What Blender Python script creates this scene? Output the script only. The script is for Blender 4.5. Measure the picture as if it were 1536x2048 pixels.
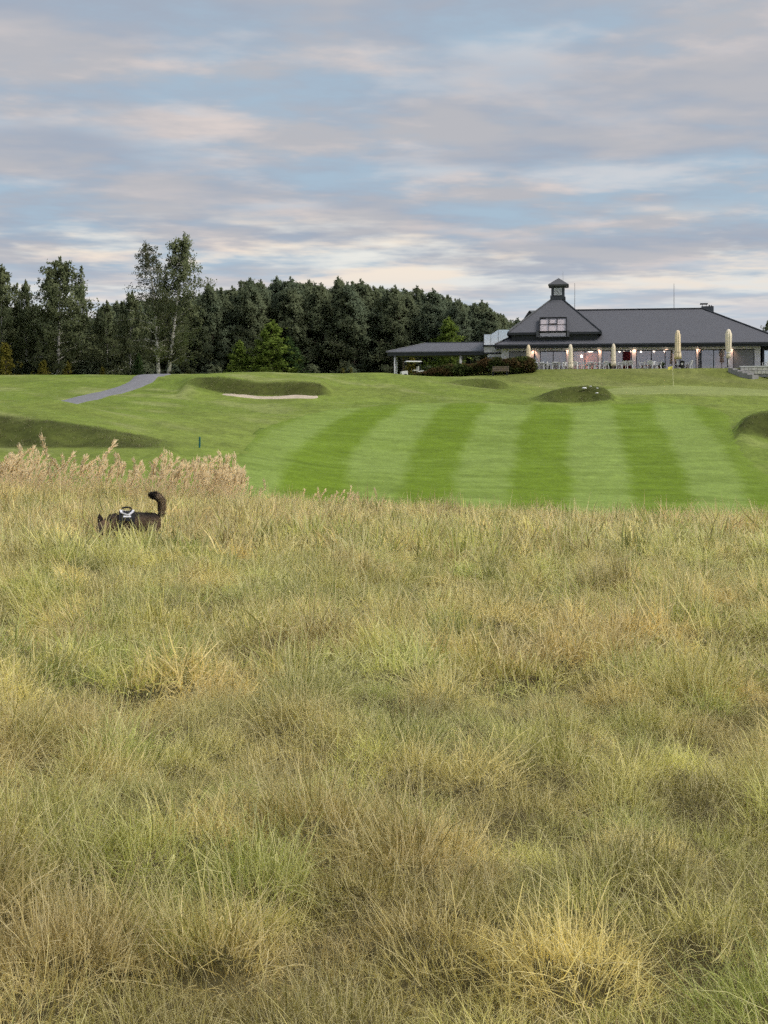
import bpy, math, random
import numpy as np
from mathutils import Vector, Matrix

# ------------------------------------------------------------------ camera, sky, sun, exposure
sc = bpy.context.scene
for o in list(bpy.data.objects):
    bpy.data.objects.remove(o)
COL = sc.collection
F, CX, HY, EYE = 2958.0, 768.0, 905.0, 1.55        # focal length and horizon of the photograph, eye height in metres

cam = bpy.data.cameras.new('camera')
cam.sensor_fit = 'VERTICAL'
cam.sensor_height = 36.0
cam.sensor_width = 27.0
cam.lens = F / 2048.0 * 36.0
cam.shift_y = -(1024.0 - HY) / 2048.0
cam.clip_start = 0.05
cam.clip_end = 9000.0
cam_o = bpy.data.objects.new('camera', cam)
cam_o.location = (0, 0, EYE)
cam_o.rotation_euler = (math.radians(90), 0, 0)
COL.objects.link(cam_o)
sc.camera = cam_o

SUN_EL, SUN_AZ = math.radians(48), math.radians(108)   # azimuth measured clockwise from +Y
sun = bpy.data.lights.new('sun', 'SUN')
sun.energy = 1.5
sun.angle = math.radians(28)
sun.color = (1.0, 0.94, 0.86)
sun_o = bpy.data.objects.new('sun', sun)
sd = Vector((math.sin(SUN_AZ) * math.cos(SUN_EL), math.cos(SUN_AZ) * math.cos(SUN_EL), math.sin(SUN_EL)))
sun_o.rotation_euler = sd.to_track_quat('Z', 'Y').to_euler()
sun_o.location = (0, 0, 60)
COL.objects.link(sun_o)

world = bpy.data.worlds.new('World')
sc.world = world
world.use_nodes = True
wn, wl = world.node_tree.nodes, world.node_tree.links
wn.clear()
world.cycles.sampling_method = 'MANUAL'; world.cycles.sample_map_resolution = 256

def N(nodes, typ, **kw):
    n = nodes.new(typ)
    for k, v in kw.items():
        if k == 'inp':
            for i, val in v.items():
                n.inputs[i].default_value = val
        else:
            setattr(n, k, v)
    return n

def ramp(nodes, stops, interp='LINEAR'):
    r = nodes.new('ShaderNodeValToRGB')
    r.color_ramp.interpolation = interp
    el = r.color_ramp.elements
    while len(el) < len(stops):
        el.new(0.5)
    for e, (p, c) in zip(el, stops):
        e.position = p
        e.color = (*c, 1) if len(c) == 3 else c
    return r

def srgb(r, g, b):
    def f(c):
        c /= 255.0
        return c / 12.92 if c <= 0.04045 else ((c + 0.055) / 1.055) ** 2.4
    return (f(r), f(g), f(b))

def build_world():
    tc = N(wn, 'ShaderNodeTexCoord')
    sep = N(wn, 'ShaderNodeSeparateXYZ')
    wl.new(tc.outputs['Generated'], sep.inputs[0])
    def math_(op, a, b=None, clamp=False):
        m = N(wn, 'ShaderNodeMath', operation=op, use_clamp=clamp)
        for i, s in enumerate((a, b)):
            if s is None: continue
            if isinstance(s, (int, float)): m.inputs[i].default_value = s
            else: wl.new(s, m.inputs[i])
        return m.outputs[0]
    z = math_('MAXIMUM', sep.outputs['Z'], 0.0)
    zz = math_('ADD', z, 0.035)
    u = math_('DIVIDE', sep.outputs['X'], zz)
    v = math_('DIVIDE', sep.outputs['Y'], zz)
    # the cloud deck drifts: gently slanted rows
    u2 = math_('ADD', math_('MULTIPLY', u, 0.92), math_('MULTIPLY', v, -0.05))
    comb = N(wn, 'ShaderNodeCombineXYZ')
    wl.new(u2, comb.inputs[0]); wl.new(v, comb.inputs[1])
    def noise(scale, detail, rough, off, dist=0.0):
        mp = N(wn, 'ShaderNodeMapping')
        mp.inputs['Location'].default_value = off
        mp.inputs['Scale'].default_value = (scale, scale, scale)
        wl.new(comb.outputs[0], mp.inputs[0])
        nz = N(wn, 'ShaderNodeTexNoise')
        nz.inputs['Scale'].default_value = 1.0
        nz.inputs['Detail'].default_value = detail
        nz.inputs['Roughness'].default_value = rough
        nz.inputs['Distortion'].default_value = dist
        wl.new(mp.outputs[0], nz.inputs['Vector'])
        return nz.outputs['Fac']
    def mix(fac, a, b, mode='MIX'):
        m = N(wn, 'ShaderNodeMix', data_type='RGBA', blend_type=mode)
        if isinstance(fac, (int, float)): m.inputs[0].default_value = fac
        else: wl.new(fac, m.inputs[0])
        for i, s in ((6, a), (7, b)):
            if isinstance(s, tuple): m.inputs[i].default_value = (*s, 1)
            else: wl.new(s, m.inputs[i])
        return m.outputs[2]
    def smooth(x, lo, hi):
        mr = N(wn, 'ShaderNodeMapRange', interpolation_type='SMOOTHSTEP')
        mr.inputs[1].default_value = lo; mr.inputs[2].default_value = hi
        wl.new(x, mr.inputs[0])
        return mr.outputs[0]
    K = SKY_K
    def c(r, g, b): return tuple(K * x for x in srgb(r, g, b))
    sky = N(wn, 'ShaderNodeTexSky', sky_type='NISHITA', sun_disc=False)
    sky.sun_elevation = SUN_EL
    sky.sun_rotation = SUN_AZ
    sky.air_density = 1.0
    sky.dust_density = 2.0
    # broken layer of evening stratus
    big = noise(0.85, 2.0, 0.5, (3.1, 7.7, 0))
    mid = noise(2.1, 4.0, 0.5, (11.3, 2.2, 4.0))
    fine = noise(7.0, 4.0, 0.62, (1.7, 9.4, 2.0))
    dens = math_('ADD', math_('ADD', math_('MULTIPLY', big, 0.42), math_('MULTIPLY', mid, 0.40)), math_('MULTIPLY', fine, 0.18))
    blue = mix(0.92, sky.outputs[0], c(166, 187, 204))
    grey = mix(smooth(mid, 0.38, 0.64), c(163, 173, 189), c(184, 185, 191))
    deck = mix(smooth(dens, 0.37, 0.55), blue, grey)
    # tops and thin edges that still catch the last light
    mid2 = noise(1.9, 4.0, 0.5, (5.0, -8.0, 7.0))
    lit = math_('MULTIPLY', smooth(big, 0.68, 0.44), smooth(math_('ADD', math_('MULTIPLY', mid2, 0.8), math_('MULTIPLY', fine, 0.2)), 0.46, 0.64))
    warm = mix(smooth(mid, 0.42, 0.6), c(213, 214, 217), c(226, 213, 207))
    deck = mix(math_('MULTIPLY', lit, 0.78), deck, warm)
    # towards the horizon the deck thins and the far, brighter layer shows between its rows
    low = smooth(sep.outputs['Z'], 0.168, 0.138)
    streak = smooth(math_('ADD', math_('MULTIPLY', noise(0.9, 4.0, 0.6, (7.0, 1.6, 3.0)), 0.85), math_('MULTIPLY', fine, 0.15)), 0.45, 0.60)
    glow = mix(smooth(mid2, 0.42, 0.6), c(238, 237, 230), c(250, 235, 216))
    deck = mix(math_('MULTIPLY', math_('MULTIPLY', low, streak), 0.92), deck, glow)
    hor = smooth(sep.outputs['Z'], 0.14, 0.07)
    deck = mix(math_('MULTIPLY', hor, 0.66), deck, c(206, 211, 219))
    bg = N(wn, 'ShaderNodeBackground')
    bg.inputs['Strength'].default_value = 0.1
    wl.new(deck, bg.inputs['Color'])
    out = N(wn, 'ShaderNodeOutputWorld')
    wl.new(bg.outputs[0], out.inputs['Surface'])
EXPOSURE = 1.0
SKY_K = 10.0 / 2.0 ** EXPOSURE          # colours below are the ones the photograph shows
build_world()

sc.view_settings.view_transform = 'Standard'
sc.view_settings.look = 'None'
sc.view_settings.exposure = EXPOSURE
sc.view_settings.gamma = 1.0
sc.view_settings.use_curve_mapping = False
cy = sc.cycles
cy.max_bounces = 4; cy.diffuse_bounces = 2; cy.glossy_bounces = 2; cy.transmission_bounces = 3; cy.transparent_max_bounces = 8
cy.use_adaptive_sampling = True; cy.adaptive_threshold = 0.035; cy.adaptive_min_samples = 16
cy.sample_clamp_indirect = 4.0
cy.use_denoising = False
cy.caustics_reflective = False; cy.caustics_refractive = False

# ------------------------------------------------------------------ helpers
rng = np.random.default_rng(7)
random.seed(7)

def P(px, py, d):
    return Vector(((px - CX) / F * d, d, EYE + (HY - py) / F * d))

def tag(o, label=None, cat=None, group=None, kind=None):
    if label: o['label'] = label
    if cat: o['category'] = cat
    if group: o['group'] = group
    if kind: o['kind'] = kind
    return o

def empty(name, loc=(0, 0, 0), rz=0.0):
    o = bpy.data.objects.new(name, None)
    o.empty_display_size = 0.2
    o.location = loc
    o.rotation_euler = (0, 0, rz)
    COL.objects.link(o)
    return o

def link(name, me, parent=None):
    o = bpy.data.objects.new(name, me)
    COL.objects.link(o)
    if parent: o.parent = parent
    return o

def copy_tree(o, parent=None):
    c = o.copy()
    COL.objects.link(c)
    c.parent = parent
    for ch in o.children:
        copy_tree(ch, c)
    return c

def np_mesh(name, V, Fc, mat=None, smooth=False, attrs=None):
    V = np.asarray(V, dtype=np.float32); Fc = np.asarray(Fc, dtype=np.int32)
    me = bpy.data.meshes.new(name)
    k = Fc.shape[1]
    me.vertices.add(len(V)); me.vertices.foreach_set('co', V.ravel())
    me.loops.add(Fc.size); me.loops.foreach_set('vertex_index', Fc.ravel())
    me.polygons.add(len(Fc))
    me.polygons.foreach_set('loop_start', np.arange(0, Fc.size, k, dtype=np.int32))
    me.polygons.foreach_set('loop_total', np.full(len(Fc), k, dtype=np.int32))
    if smooth: me.polygons.foreach_set('use_smooth', np.ones(len(Fc), dtype=bool))
    me.update(calc_edges=True)
    if mat: me.materials.append(mat)
    for nm, (dom, typ, data) in (attrs or {}).items():
        a = me.attributes.new(nm, typ, dom)
        d = np.asarray(data, dtype=np.float32)
        if typ == 'FLOAT': a.data.foreach_set('value', d.ravel())
        elif typ == 'FLOAT_COLOR': a.data.foreach_set('color', d.ravel())
        elif typ == 'FLOAT_VECTOR': a.data.foreach_set('vector', d.ravel())
    return me

class MB:
    """collects boxes, bars, tubes and plates into one mesh"""
    def __init__(s): s.v, s.f = [], []
    def add(s, vs, fs):
        b = len(s.v); s.v += [tuple(x) for x in vs]; s.f += [tuple(b + i for i in f) for f in fs]; return s
    def box(s, x0, x1, y0, y1, z0, z1):
        vs = [(x, y, z) for z in (z0, z1) for y in (y0, y1) for x in (x0, x1)]
        return s.add(vs, [(0, 2, 3, 1), (4, 5, 7, 6), (0, 1, 5, 4), (1, 3, 7, 5), (3, 2, 6, 7), (2, 0, 4, 6)])
    def bar(s, p, q, w, h, up=(0, 0, 1)):
        p, q = Vector(p), Vector(q); d = (q - p).normalized(); up = Vector(up)
        if abs(d.dot(up)) > 0.99: up = Vector((0, 1, 0))
        a = d.cross(up).normalized() * w / 2; b = a.cross(d).normalized() * h / 2
        vs = [e + i * a + j * b for e in (p, q) for j in (-1, 1) for i in (-1, 1)]
        return s.add(vs, [(0, 2, 3, 1), (4, 5, 7, 6), (0, 1, 5, 4), (1, 3, 7, 5), (3, 2, 6, 7), (2, 0, 4, 6)])
    def tube(s, pts, rad, n=8, cap=True):
        pts = [Vector(p) for p in pts]
        if isinstance(rad, (int, float)): rad = [rad] * len(pts)
        vs = []
        for i, p in enumerate(pts):
            t = (pts[min(i + 1, len(pts) - 1)] - pts[max(i - 1, 0)]).normalized()
            ref = Vector((0, 0, 1)) if abs(t.z) < 0.9 else Vector((1, 0, 0))
            a = t.cross(ref).normalized(); b = t.cross(a)
            for k in range(n):
                th = 2 * math.pi * k / n
                vs.append(p + (a * math.cos(th) + b * math.sin(th)) * rad[i])
        fs = []
        for i in range(len(pts) - 1):
            for k in range(n):
                fs.append((i * n + k, i * n + (k + 1) % n, (i + 1) * n + (k + 1) % n, (i + 1) * n + k))
        if cap:
            fs.append(tuple(range(n - 1, -1, -1))); fs.append(tuple((len(pts) - 1) * n + k for k in range(n)))
        return s.add(vs, fs)
    def lathe(s, prof, n=16, c=(0, 0), fold=0.0, folds=8):
        vs = []
        for i, (r, z) in enumerate(prof):
            for k in range(n):
                th = 2 * math.pi * k / n
                rr = r * (1 + fold * math.cos(folds * th))
                vs.append((c[0] + rr * math.cos(th), c[1] + rr * math.sin(th), z))
        fs = [(i * n + k, i * n + (k + 1) % n, (i + 1) * n + (k + 1) % n, (i + 1) * n + k) for i in range(len(prof) - 1) for k in range(n)]
        fs += [tuple(range(n - 1, -1, -1)), tuple((len(prof) - 1) * n + k for k in range(n))]
        return s.add(vs, fs)
    def mesh(s, name, mat, smooth=False):
        me = bpy.data.meshes.new(name)
        me.from_pydata(s.v, [], s.f)
        if mat: me.materials.append(mat)
        if smooth:
            for p in me.polygons: p.use_smooth = True
        me.update()
        return me
    def build(s, name, mat, parent=None, smooth=False):
        return link(name, s.mesh(name, mat, smooth), parent)

# value noise in numpy
def _hash(ix, iy, seed):
    h = (ix.astype(np.int64) * 374761393 + iy.astype(np.int64) * 668265263 + seed * 974634777) & 0x7fffffff
    h = ((h ^ (h >> 13)) * 1274126177) & 0x7fffffff
    return ((h ^ (h >> 16)) & 0xffff) / 65535.0
def vnoise(x, y, seed=0):
    x = np.asarray(x, float); y = np.asarray(y, float)
    ix, iy = np.floor(x), np.floor(y); fx, fy = x - ix, y - iy
    fx = fx * fx * (3 - 2 * fx); fy = fy * fy * (3 - 2 * fy)
    a, b = _hash(ix, iy, seed), _hash(ix + 1, iy, seed); c, d = _hash(ix, iy + 1, seed), _hash(ix + 1, iy + 1, seed)
    return (a * (1 - fx) + b * fx) * (1 - fy) + (c * (1 - fx) + d * fx) * fy
def fbm(x, y, seed=0, oct=4):
    s, a, t = 0.0, 0.5, 0.0
    for k in range(oct):
        s = s + a * vnoise(x * 2 ** k, y * 2 ** k, seed + k); t += a; a *= 0.5
    return s / t
def sstep(x, lo, hi):
    t = np.clip((x - lo) / (hi - lo), 0, 1); return t * t * (3 - 2 * t)

# ------------------------------------------------------------------ materials
MATS = {}
def mat_plain(name, col, rough=0.7, vary=0.12, scale=3.0, spec=0.3, metallic=0.0, bump=0.0, emit=None, estr=0.0, bscale=None):
    if name in MATS: return MATS[name]
    m = bpy.data.materials.new(name); m.use_nodes = True
    nd, lk = m.node_tree.nodes, m.node_tree.links
    b = nd['Principled BSDF']
    b.inputs['Roughness'].default_value = rough; b.inputs['Metallic'].default_value = metallic
    b.inputs['Specular IOR Level'].default_value = spec
    tc = N(nd, 'ShaderNodeTexCoord')
    nz = N(nd, 'ShaderNodeTexNoise', inp={'Scale': scale, 'Detail': 6.0, 'Roughness': 0.6})
    lk.new(tc.outputs['Object'], nz.inputs['Vector'])
    lo = tuple(max(0, c * (1 - vary)) for c in col); hi = tuple(c * (1 + vary) for c in col)
    r = ramp(nd, [(0.3, lo), (0.7, hi)])
    lk.new(nz.outputs['Fac'], r.inputs[0]); lk.new(r.outputs[0], b.inputs['Base Color'])
    if bump:
        n2 = N(nd, 'ShaderNodeTexNoise', inp={'Scale': bscale or scale * 8, 'Detail': 5.0})
        lk.new(tc.outputs['Object'], n2.inputs['Vector'])
        bp = N(nd, 'ShaderNodeBump', inp={'Strength': bump, 'Distance': 0.02})
        lk.new(n2.outputs['Fac'], bp.inputs['Height']); lk.new(bp.outputs[0], b.inputs['Normal'])
    if emit:
        b.inputs['Emission Color'].default_value = (*emit, 1); b.inputs['Emission Strength'].default_value = estr
    MATS[name] = m
    return m

def mat_leaf(name, dark, light, transl=0.35, instancer=False, patch=None, pscale=0.35):
    """leaves and blades: per-leaf random value 'rnd', optional second colour in patches"""
    m = bpy.data.materials.new(name); m.use_nodes = True
    nd, lk = m.node_tree.nodes, m.node_tree.links
    nd.clear()
    at = N(nd, 'ShaderNodeAttribute', attribute_name='rnd')
    r = ramp(nd, [(0.0, dark), (1.0, light)])
    lk.new(at.outputs['Fac'], r.inputs[0])
    col = r.outputs[0]
    geo = N(nd, 'ShaderNodeNewGeometry')
    if patch:
        nz = N(nd, 'ShaderNodeTexNoise', inp={'Scale': pscale, 'Detail': 4.0, 'Roughness': 0.6})
        lk.new(geo.outputs['Position'], nz.inputs['Vector'])
        rr = ramp(nd, [(0.46, (0, 0, 0)), (0.58, (1, 1, 1))]); lk.new(nz.outputs['Fac'], rr.inputs[0])
        mx = N(nd, 'ShaderNodeMix', data_type='RGBA'); lk.new(rr.outputs[0], mx.inputs[0]); lk.new(col, mx.inputs[6]); mx.inputs[7].default_value = (*patch, 1)
        col = mx.outputs[2]
    d = N(nd, 'ShaderNodeBsdfDiffuse'); t = N(nd, 'ShaderNodeBsdfTranslucent'); ms = N(nd, 'ShaderNodeMixShader', inp={0: transl})
    lk.new(col, d.inputs[0]); lk.new(col, t.inputs[0]); lk.new(d.outputs[0], ms.inputs[1]); lk.new(t.outputs[0], ms.inputs[2])
    out = N(nd, 'ShaderNodeOutputMaterial'); lk.new(ms.outputs[0], out.inputs[0])
    MATS[name] = m
    return m

# ------------------------------------------------------------------ terrain: one sheet out to the horizon
BA = math.radians(8.0)                     # the clubhouse front is turned a little towards the camera
BD, BPX, TZ = 147.0, 1200.0, EYE + 8.05    # clubhouse origin: depth, column, terrace level
BX = (BPX - CX) / F * BD
def to_uv(x, y):
    dx, dy = x - BX, y - BD
    c, s = math.cos(BA), math.sin(BA)
    return dx * c - dy * s, dx * s + dy * c
def U(px, v=0.0):
    k = (px - CX) / F; c, s = math.cos(BA), math.sin(BA)
    return (k * (BD + v * c) - BX - v * s) / (c + k * s)
def Zt(py, u, v):
    return (HY - py) / F * (BD - u * math.sin(BA) + v * math.cos(BA)) + EYE - TZ

COLS = {   # column of the photograph: [(depth, row or 'z' height below/above the eye)]
 -700: [(40, 'z', -1.3), (58, 'z', -0.6), (78, 832), (95, 802), (115, 775), (140, 751), (165, 'z', 7.6)],
 -300: [(40, 'z', -1.25), (58, 'z', -0.8), (78, 833), (95, 802), (115, 775), (140, 751), (165, 'z', 7.6)],
 0:    [(40, 'z', -1.25), (58, 'z', -0.9), (68, 890), (78, 835), (95, 803), (115, 775), (140, 751), (165, 'z', 7.5)],
 200:  [(40, 'z', -1.3), (58, 'z', -1.0), (72, 880), (80, 848), (95, 815), (115, 780), (140, 752), (165, 'z', 7.3)],
 350:  [(40, 'z', -1.45), (55, 'z', -1.6), (72, 890), (85, 845), (100, 808), (115, 777), (127, 753), (140, 752), (165, 'z', 7.2)],
 500:  [(40, 'z', -1.6), (52, 'z', -2.0), (65, 940), (75, 900), (88, 855), (100, 820), (110, 800), (117, 771), (126, 744), (142, 'z', 6.8), (165, 'z', 6.9)],
 650:  [(38, 'z', -1.7), (50, 'z', -2.3), (62, 990), (75, 925), (90, 865), (102, 820), (112, 798), (120, 770), (130, 747), (145, 'z', 6.9), (165, 'z', 7.0)],
 768:  [(38, 'z', -1.75), (50, 'z', -2.4), (62, 1000), (75, 930), (90, 870), (102, 828), (112, 800), (122, 775), (133, 749), (148, 'z', 7.2), (165, 'z', 7.3)],
 900:  [(38, 'z', -1.75), (50, 'z', -2.4), (62, 1003), (75, 935), (90, 872), (102, 830), (112, 801), (122, 778), (134, 757), (142, 752), (165, 'z', 7.5)],
 1050: [(36, 'z', -1.75), (50, 'z', -2.5), (62, 1005), (75, 940), (90, 875), (102, 832), (112, 804), (122, 783), (132, 764), (143, 743), (165, 'z', 8.0)],
 1200: [(36, 'z', -1.78), (50, 'z', -2.5), (62, 1006), (75, 942), (90, 877), (102, 834), (112, 805), (120, 785), (131, 770), (143, 740), (165, 'z', 8.0)],
 1350: [(34, 'z', -1.8), (50, 'z', -2.6), (62, 1008), (75, 944), (90, 879), (102, 835), (112, 803), (118, 785), (130, 772), (142, 740), (165, 'z', 8.0)],
 1500: [(32, 'z', -1.75), (48, 'z', -2.6), (62, 1010), (75, 945), (90, 880), (102, 838), (112, 808), (120, 788), (131, 777), (141, 752), (165, 'z', 8.0)],
 1750: [(32, 'z', -1.75), (48, 'z', -2.6), (62, 1010), (75, 945), (90, 880), (102, 838), (112, 812), (120, 794), (131, 783), (141, 765), (165, 'z', 8.0)],
 2200: [(32, 'z', -1.7), (48, 'z', -2.4), (62, 1000), (75, 940), (90, 880), (112, 812), (131, 783), (141, 762), (165, 'z', 8.0)],
}
cp = []
for px, rows in COLS.items():
    k = (px - CX) / F
    for r in rows:
        d = r[0]; z = r[2] if r[1] == 'z' else (HY - r[1]) / F * d
        cp.append((k * d, d, z))
for d in (-12, 0, 8, 16, 25):
    for x in (-30, -14, -5, 0, 5, 14, 30):
        cp.append((x, d, -1.55 + 0.04 * math.sin(x * 0.7 + d * 0.3)))
for x in (-160, -90, 0, 90, 160):
    cp.append((x, 230, 7.6))
for x in (-160, 160):
    for y, z in ((0, -1.4), (60, -0.5), (110, 4.5), (150, 7.6)): cp.append((x, y, z))
cp = np.array(cp)
S0 = 50.0
def _tps(r2): return 0.5 * r2 * np.log(np.maximum(r2, 1e-12))
n = len(cp); A = np.zeros((n + 3, n + 3)); xy = cp[:, :2] / S0
A[:n, :n] = _tps(((xy[:, None] - xy[None]) ** 2).sum(-1)) + np.eye(n) * 4e-4
A[:n, n] = 1; A[:n, n + 1:] = xy; A[n, :n] = 1; A[n + 1:, :n] = xy.T
W_ = np.linalg.solve(A, np.concatenate([cp[:, 2], np.zeros(3)]))
def base_h(x, y):
    x = np.asarray(x, float); y = np.asarray(y, float); sh = x.shape
    q = np.stack([x.ravel(), y.ravel()], 1) / S0
    out = np.empty(len(q))
    for i in range(0, len(q), 20000):
        b = q[i:i + 20000]
        out[i:i + 20000] = _tps(((b[:, None] - xy[None]) ** 2).sum(-1)) @ W_[:n] + W_[n] + b @ W_[n + 1:]
    out = out.reshape(sh)
    far = sstep(np.hypot(x, y - 90), 115, 190)
    lvl = np.where(y < 40, -1.5, 7.6)
    return out * (1 - far) + lvl * far

# banks and bunker faces: column table of (crest row, foot row), depth of the foot, run of the face
FACES = [
 dict(name='kidney', px=[352, 375, 400, 440, 480, 520, 560, 600, 630, 650, 668], top=[775, 762, 757, 757, 763, 769, 768, 765, 766, 770, 784], bot=[776, 770, 777, 788, 793, 794, 794, 793, 792, 788, 785], d=112.5, run=2.2, back=6.0, front=3.2),
 dict(name='far', px=[870, 895, 930, 960, 990, 1008, 1030], top=[768, 763, 758, 757, 758, 763, 774], bot=[768, 767, 771, 775, 778, 777, 775], d=127.0, run=2.0, back=4.0, front=3.5),
 dict(name='hump', px=[1045, 1070, 1100, 1130, 1160, 1190, 1210, 1222, 1240], top=[800, 794, 783, 776, 772, 772, 778, 786, 798], bot=[802, 802, 804, 805, 805, 803, 801, 800, 799], d=111.5, run=2.6, back=2.6, front=2.0),
 dict(name='right', px=[1462, 1485, 1510, 1540, 1600, 1700, 1800], top=[862, 842, 829, 824, 822, 826, 850], bot=[866, 866, 872, 880, 888, 884, 860], d=90.0, run=2.6, back=6.0, front=3.0),
 dict(name='bank', px=[-420, -200, -60, 0, 100, 200, 290, 330, 360], top=[822, 816, 821, 826, 839, 858, 877, 886, 893], bot=[880, 890, 895, 895, 895, 895, 896, 896, 896], d=68.0, run=4.5, back=9.0, front=5.0),
]
def apply_faces(x, y, h):
    """h: height relative to the eye; returns the reshaped height and the mask of steep grassy faces"""
    d = np.maximum(y, 1.0); px = CX + x / d * F
    mask = np.zeros_like(h)
    for fc in FACES:
        pmin, pmax = fc['px'][0], fc['px'][-1]
        sel = (px > pmin) & (px < pmax) & (np.abs(d - fc['d']) < 30)
        if not sel.any(): continue
        p, dd, xx = px[sel], d[sel], x[sel]
        top = np.interp(p, fc['px'], fc['top']); bot = np.interp(p, fc['px'], fc['bot'])
        db = fc['d'] + 0.5 * np.sin(p * 0.05); dc = db + fc['run']
        zb = (HY - bot) / F * db; zc = (HY - top) / F * dc
        hb = base_h(p_x(p, db), db); hc = base_h(p_x(p, dc), dc)
        w = sstep(p, pmin, pmin + 22) * (1 - sstep(p, pmax - 22, pmax))
        Db, Dc = (zb - hb) * w, (zc - hc) * w
        hs = h[sel]
        front = hs + Db * np.exp(-((db - dd) / fc['front']) ** 2)
        back = hs + Dc * np.exp(-((dd - dc) / fc['back']) ** 2)
        t = np.clip((dd - db) / fc['run'], 0, 1); t = t * t * (3 - 2 * t) * 0.6 + t * 0.4
        face = (hb + Db) * (1 - t) + (hc + Dc) * t
        face = np.where(w > 0, face * 1.0, hs)
        h[sel] = np.where(dd < db, front, np.where(dd > dc, back, face))
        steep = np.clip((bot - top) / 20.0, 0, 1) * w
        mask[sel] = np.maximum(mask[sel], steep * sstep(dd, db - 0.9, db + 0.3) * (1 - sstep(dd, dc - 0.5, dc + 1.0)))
    return h, mask
def p_x(p, d): return (p - CX) / F * d

def axis(lo, hi, step, far_lo, far_hi, g=1.22):
    a = list(np.arange(lo, hi + 1e-6, step)); s = step; v = hi
    while v < far_hi: s *= g; v += s; a.append(v)
    s = step; v = lo; b = []
    while v > far_lo: s *= g; v -= s; b.append(v)
    return np.array(b[::-1] + a)
AX = axis(-46, 50, 0.5, -2500, 2500)
AY = np.concatenate([axis(-4, 44, 1.0, -2500, 44)[:-1], np.arange(44, 100, 0.6), np.arange(100, 134, 0.3), axis(134, 165, 0.6, 134, 2500)])
GX, GY = np.meshgrid(AX, AY)
Hh = base_h(GX, GY)
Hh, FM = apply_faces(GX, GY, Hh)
# terrace cut level into the hill
uu, vv = to_uv(GX, GY)
tm = sstep(vv, -6.8, -4.4) * (1 - sstep(vv, 26, 40)) * sstep(uu, -13.5, -9.5) * (1 - sstep(uu, 42, 50))
tm = tm * (1 - sstep(uu - 0.8 * (vv + 5), 12.5, 16.0) * (1 - sstep(vv, -2.0, -1.0)))
Hh = Hh * (1 - tm) + (TZ - EYE) * tm
sw_p = CX + GX / np.maximum(GY, 1) * F
Hh = Hh + 0.62 * np.exp(-((GY - 86.0) / 4.0) ** 2) * np.exp(-((sw_p - 105) / 95.0) ** 2)
Hh = Hh + 0.42 * np.exp(-((GY - 123.5) / 2.6) ** 2) * np.exp(-((sw_p - 288) / 34.0) ** 2)
Hh = Hh + 0.42 * (fbm(GX * 0.11, GY * 0.09, 13, 3) - 0.5) * sstep(GY, 46, 60) * (1 - tm)
GZ = Hh + EYE + 0.10 * (fbm(GX * 0.16, GY * 0.16, 3, 3) - 0.5) * (1 - tm) + 0.05 * (fbm(GX * 0.6, GY * 0.6, 5, 3) - 0.5) * (1 - tm)
def H(x, y):
    x = np.asarray(x, float); y = np.asarray(y, float)
    i = np.clip(np.searchsorted(AX, x) - 1, 0, len(AX) - 2); j = np.clip(np.searchsorted(AY, y) - 1, 0, len(AY) - 2)
    fx = (x - AX[i]) / (AX[i + 1] - AX[i]); fy = (y - AY[j]) / (AY[j + 1] - AY[j])
    return (GZ[j, i] * (1 - fx) + GZ[j, i + 1] * fx) * (1 - fy) + (GZ[j + 1, i] * (1 - fx) + GZ[j + 1, i + 1] * fx) * fy
def Hf(x, y): return float(H(np.array([x]), np.array([y]))[0])
def depth_at(px, py, lo, hi):
    """first depth at which the line of sight through that pixel meets the ground"""
    ds = np.arange(lo, hi, 0.1); z = EYE + (HY - py) / F * ds
    g = H((px - CX) / F * ds, ds); k = np.nonzero(g >= z)[0]
    return float(ds[k[0]]) if len(k) else hi
def ground_px(px, d):
    x = (px - CX) / F * d
    return Vector((x, d, Hf(x, d)))

def poly_mask(px, py, poly, soft=6.0):
    """signed soft inside-mask of a polygon (distance in the polygon's own units)"""
    poly = np.asarray(poly, float); inside = np.zeros(px.shape, bool); dist = np.full(px.shape, 1e9)
    for (x0, y0), (x1, y1) in zip(poly, np.roll(poly, -1, 0)):
        c = ((y0 > py) != (y1 > py)) & (px < (x1 - x0) * (py - y0) / (y1 - y0 + 1e-12) + x0)
        inside ^= c
        ex, ey = x1 - x0, y1 - y0; t = np.clip(((px - x0) * ex + (py - y0) * ey) / (ex * ex + ey * ey + 1e-9), 0, 1)
        dist = np.minimum(dist, np.hypot(px - x0 - t * ex, py - y0 - t * ey))
    return sstep(np.where(inside, dist, -dist), -soft, soft)

def smooth_poly(p, k=6):
    p = np.asarray(p, float); out = []
    m = len(p)
    for i in range(m):
        a, b, c, d = p[i - 1], p[i], p[(i + 1) % m], p[(i + 2) % m]
        for t in np.arange(k) / k:
            out.append(0.5 * ((2 * b) + (-a + c) * t + (2 * a - 5 * b + 4 * c - d) * t * t + (-a + 3 * b - 3 * c + d) * t ** 3))
    return np.array(out)

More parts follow.
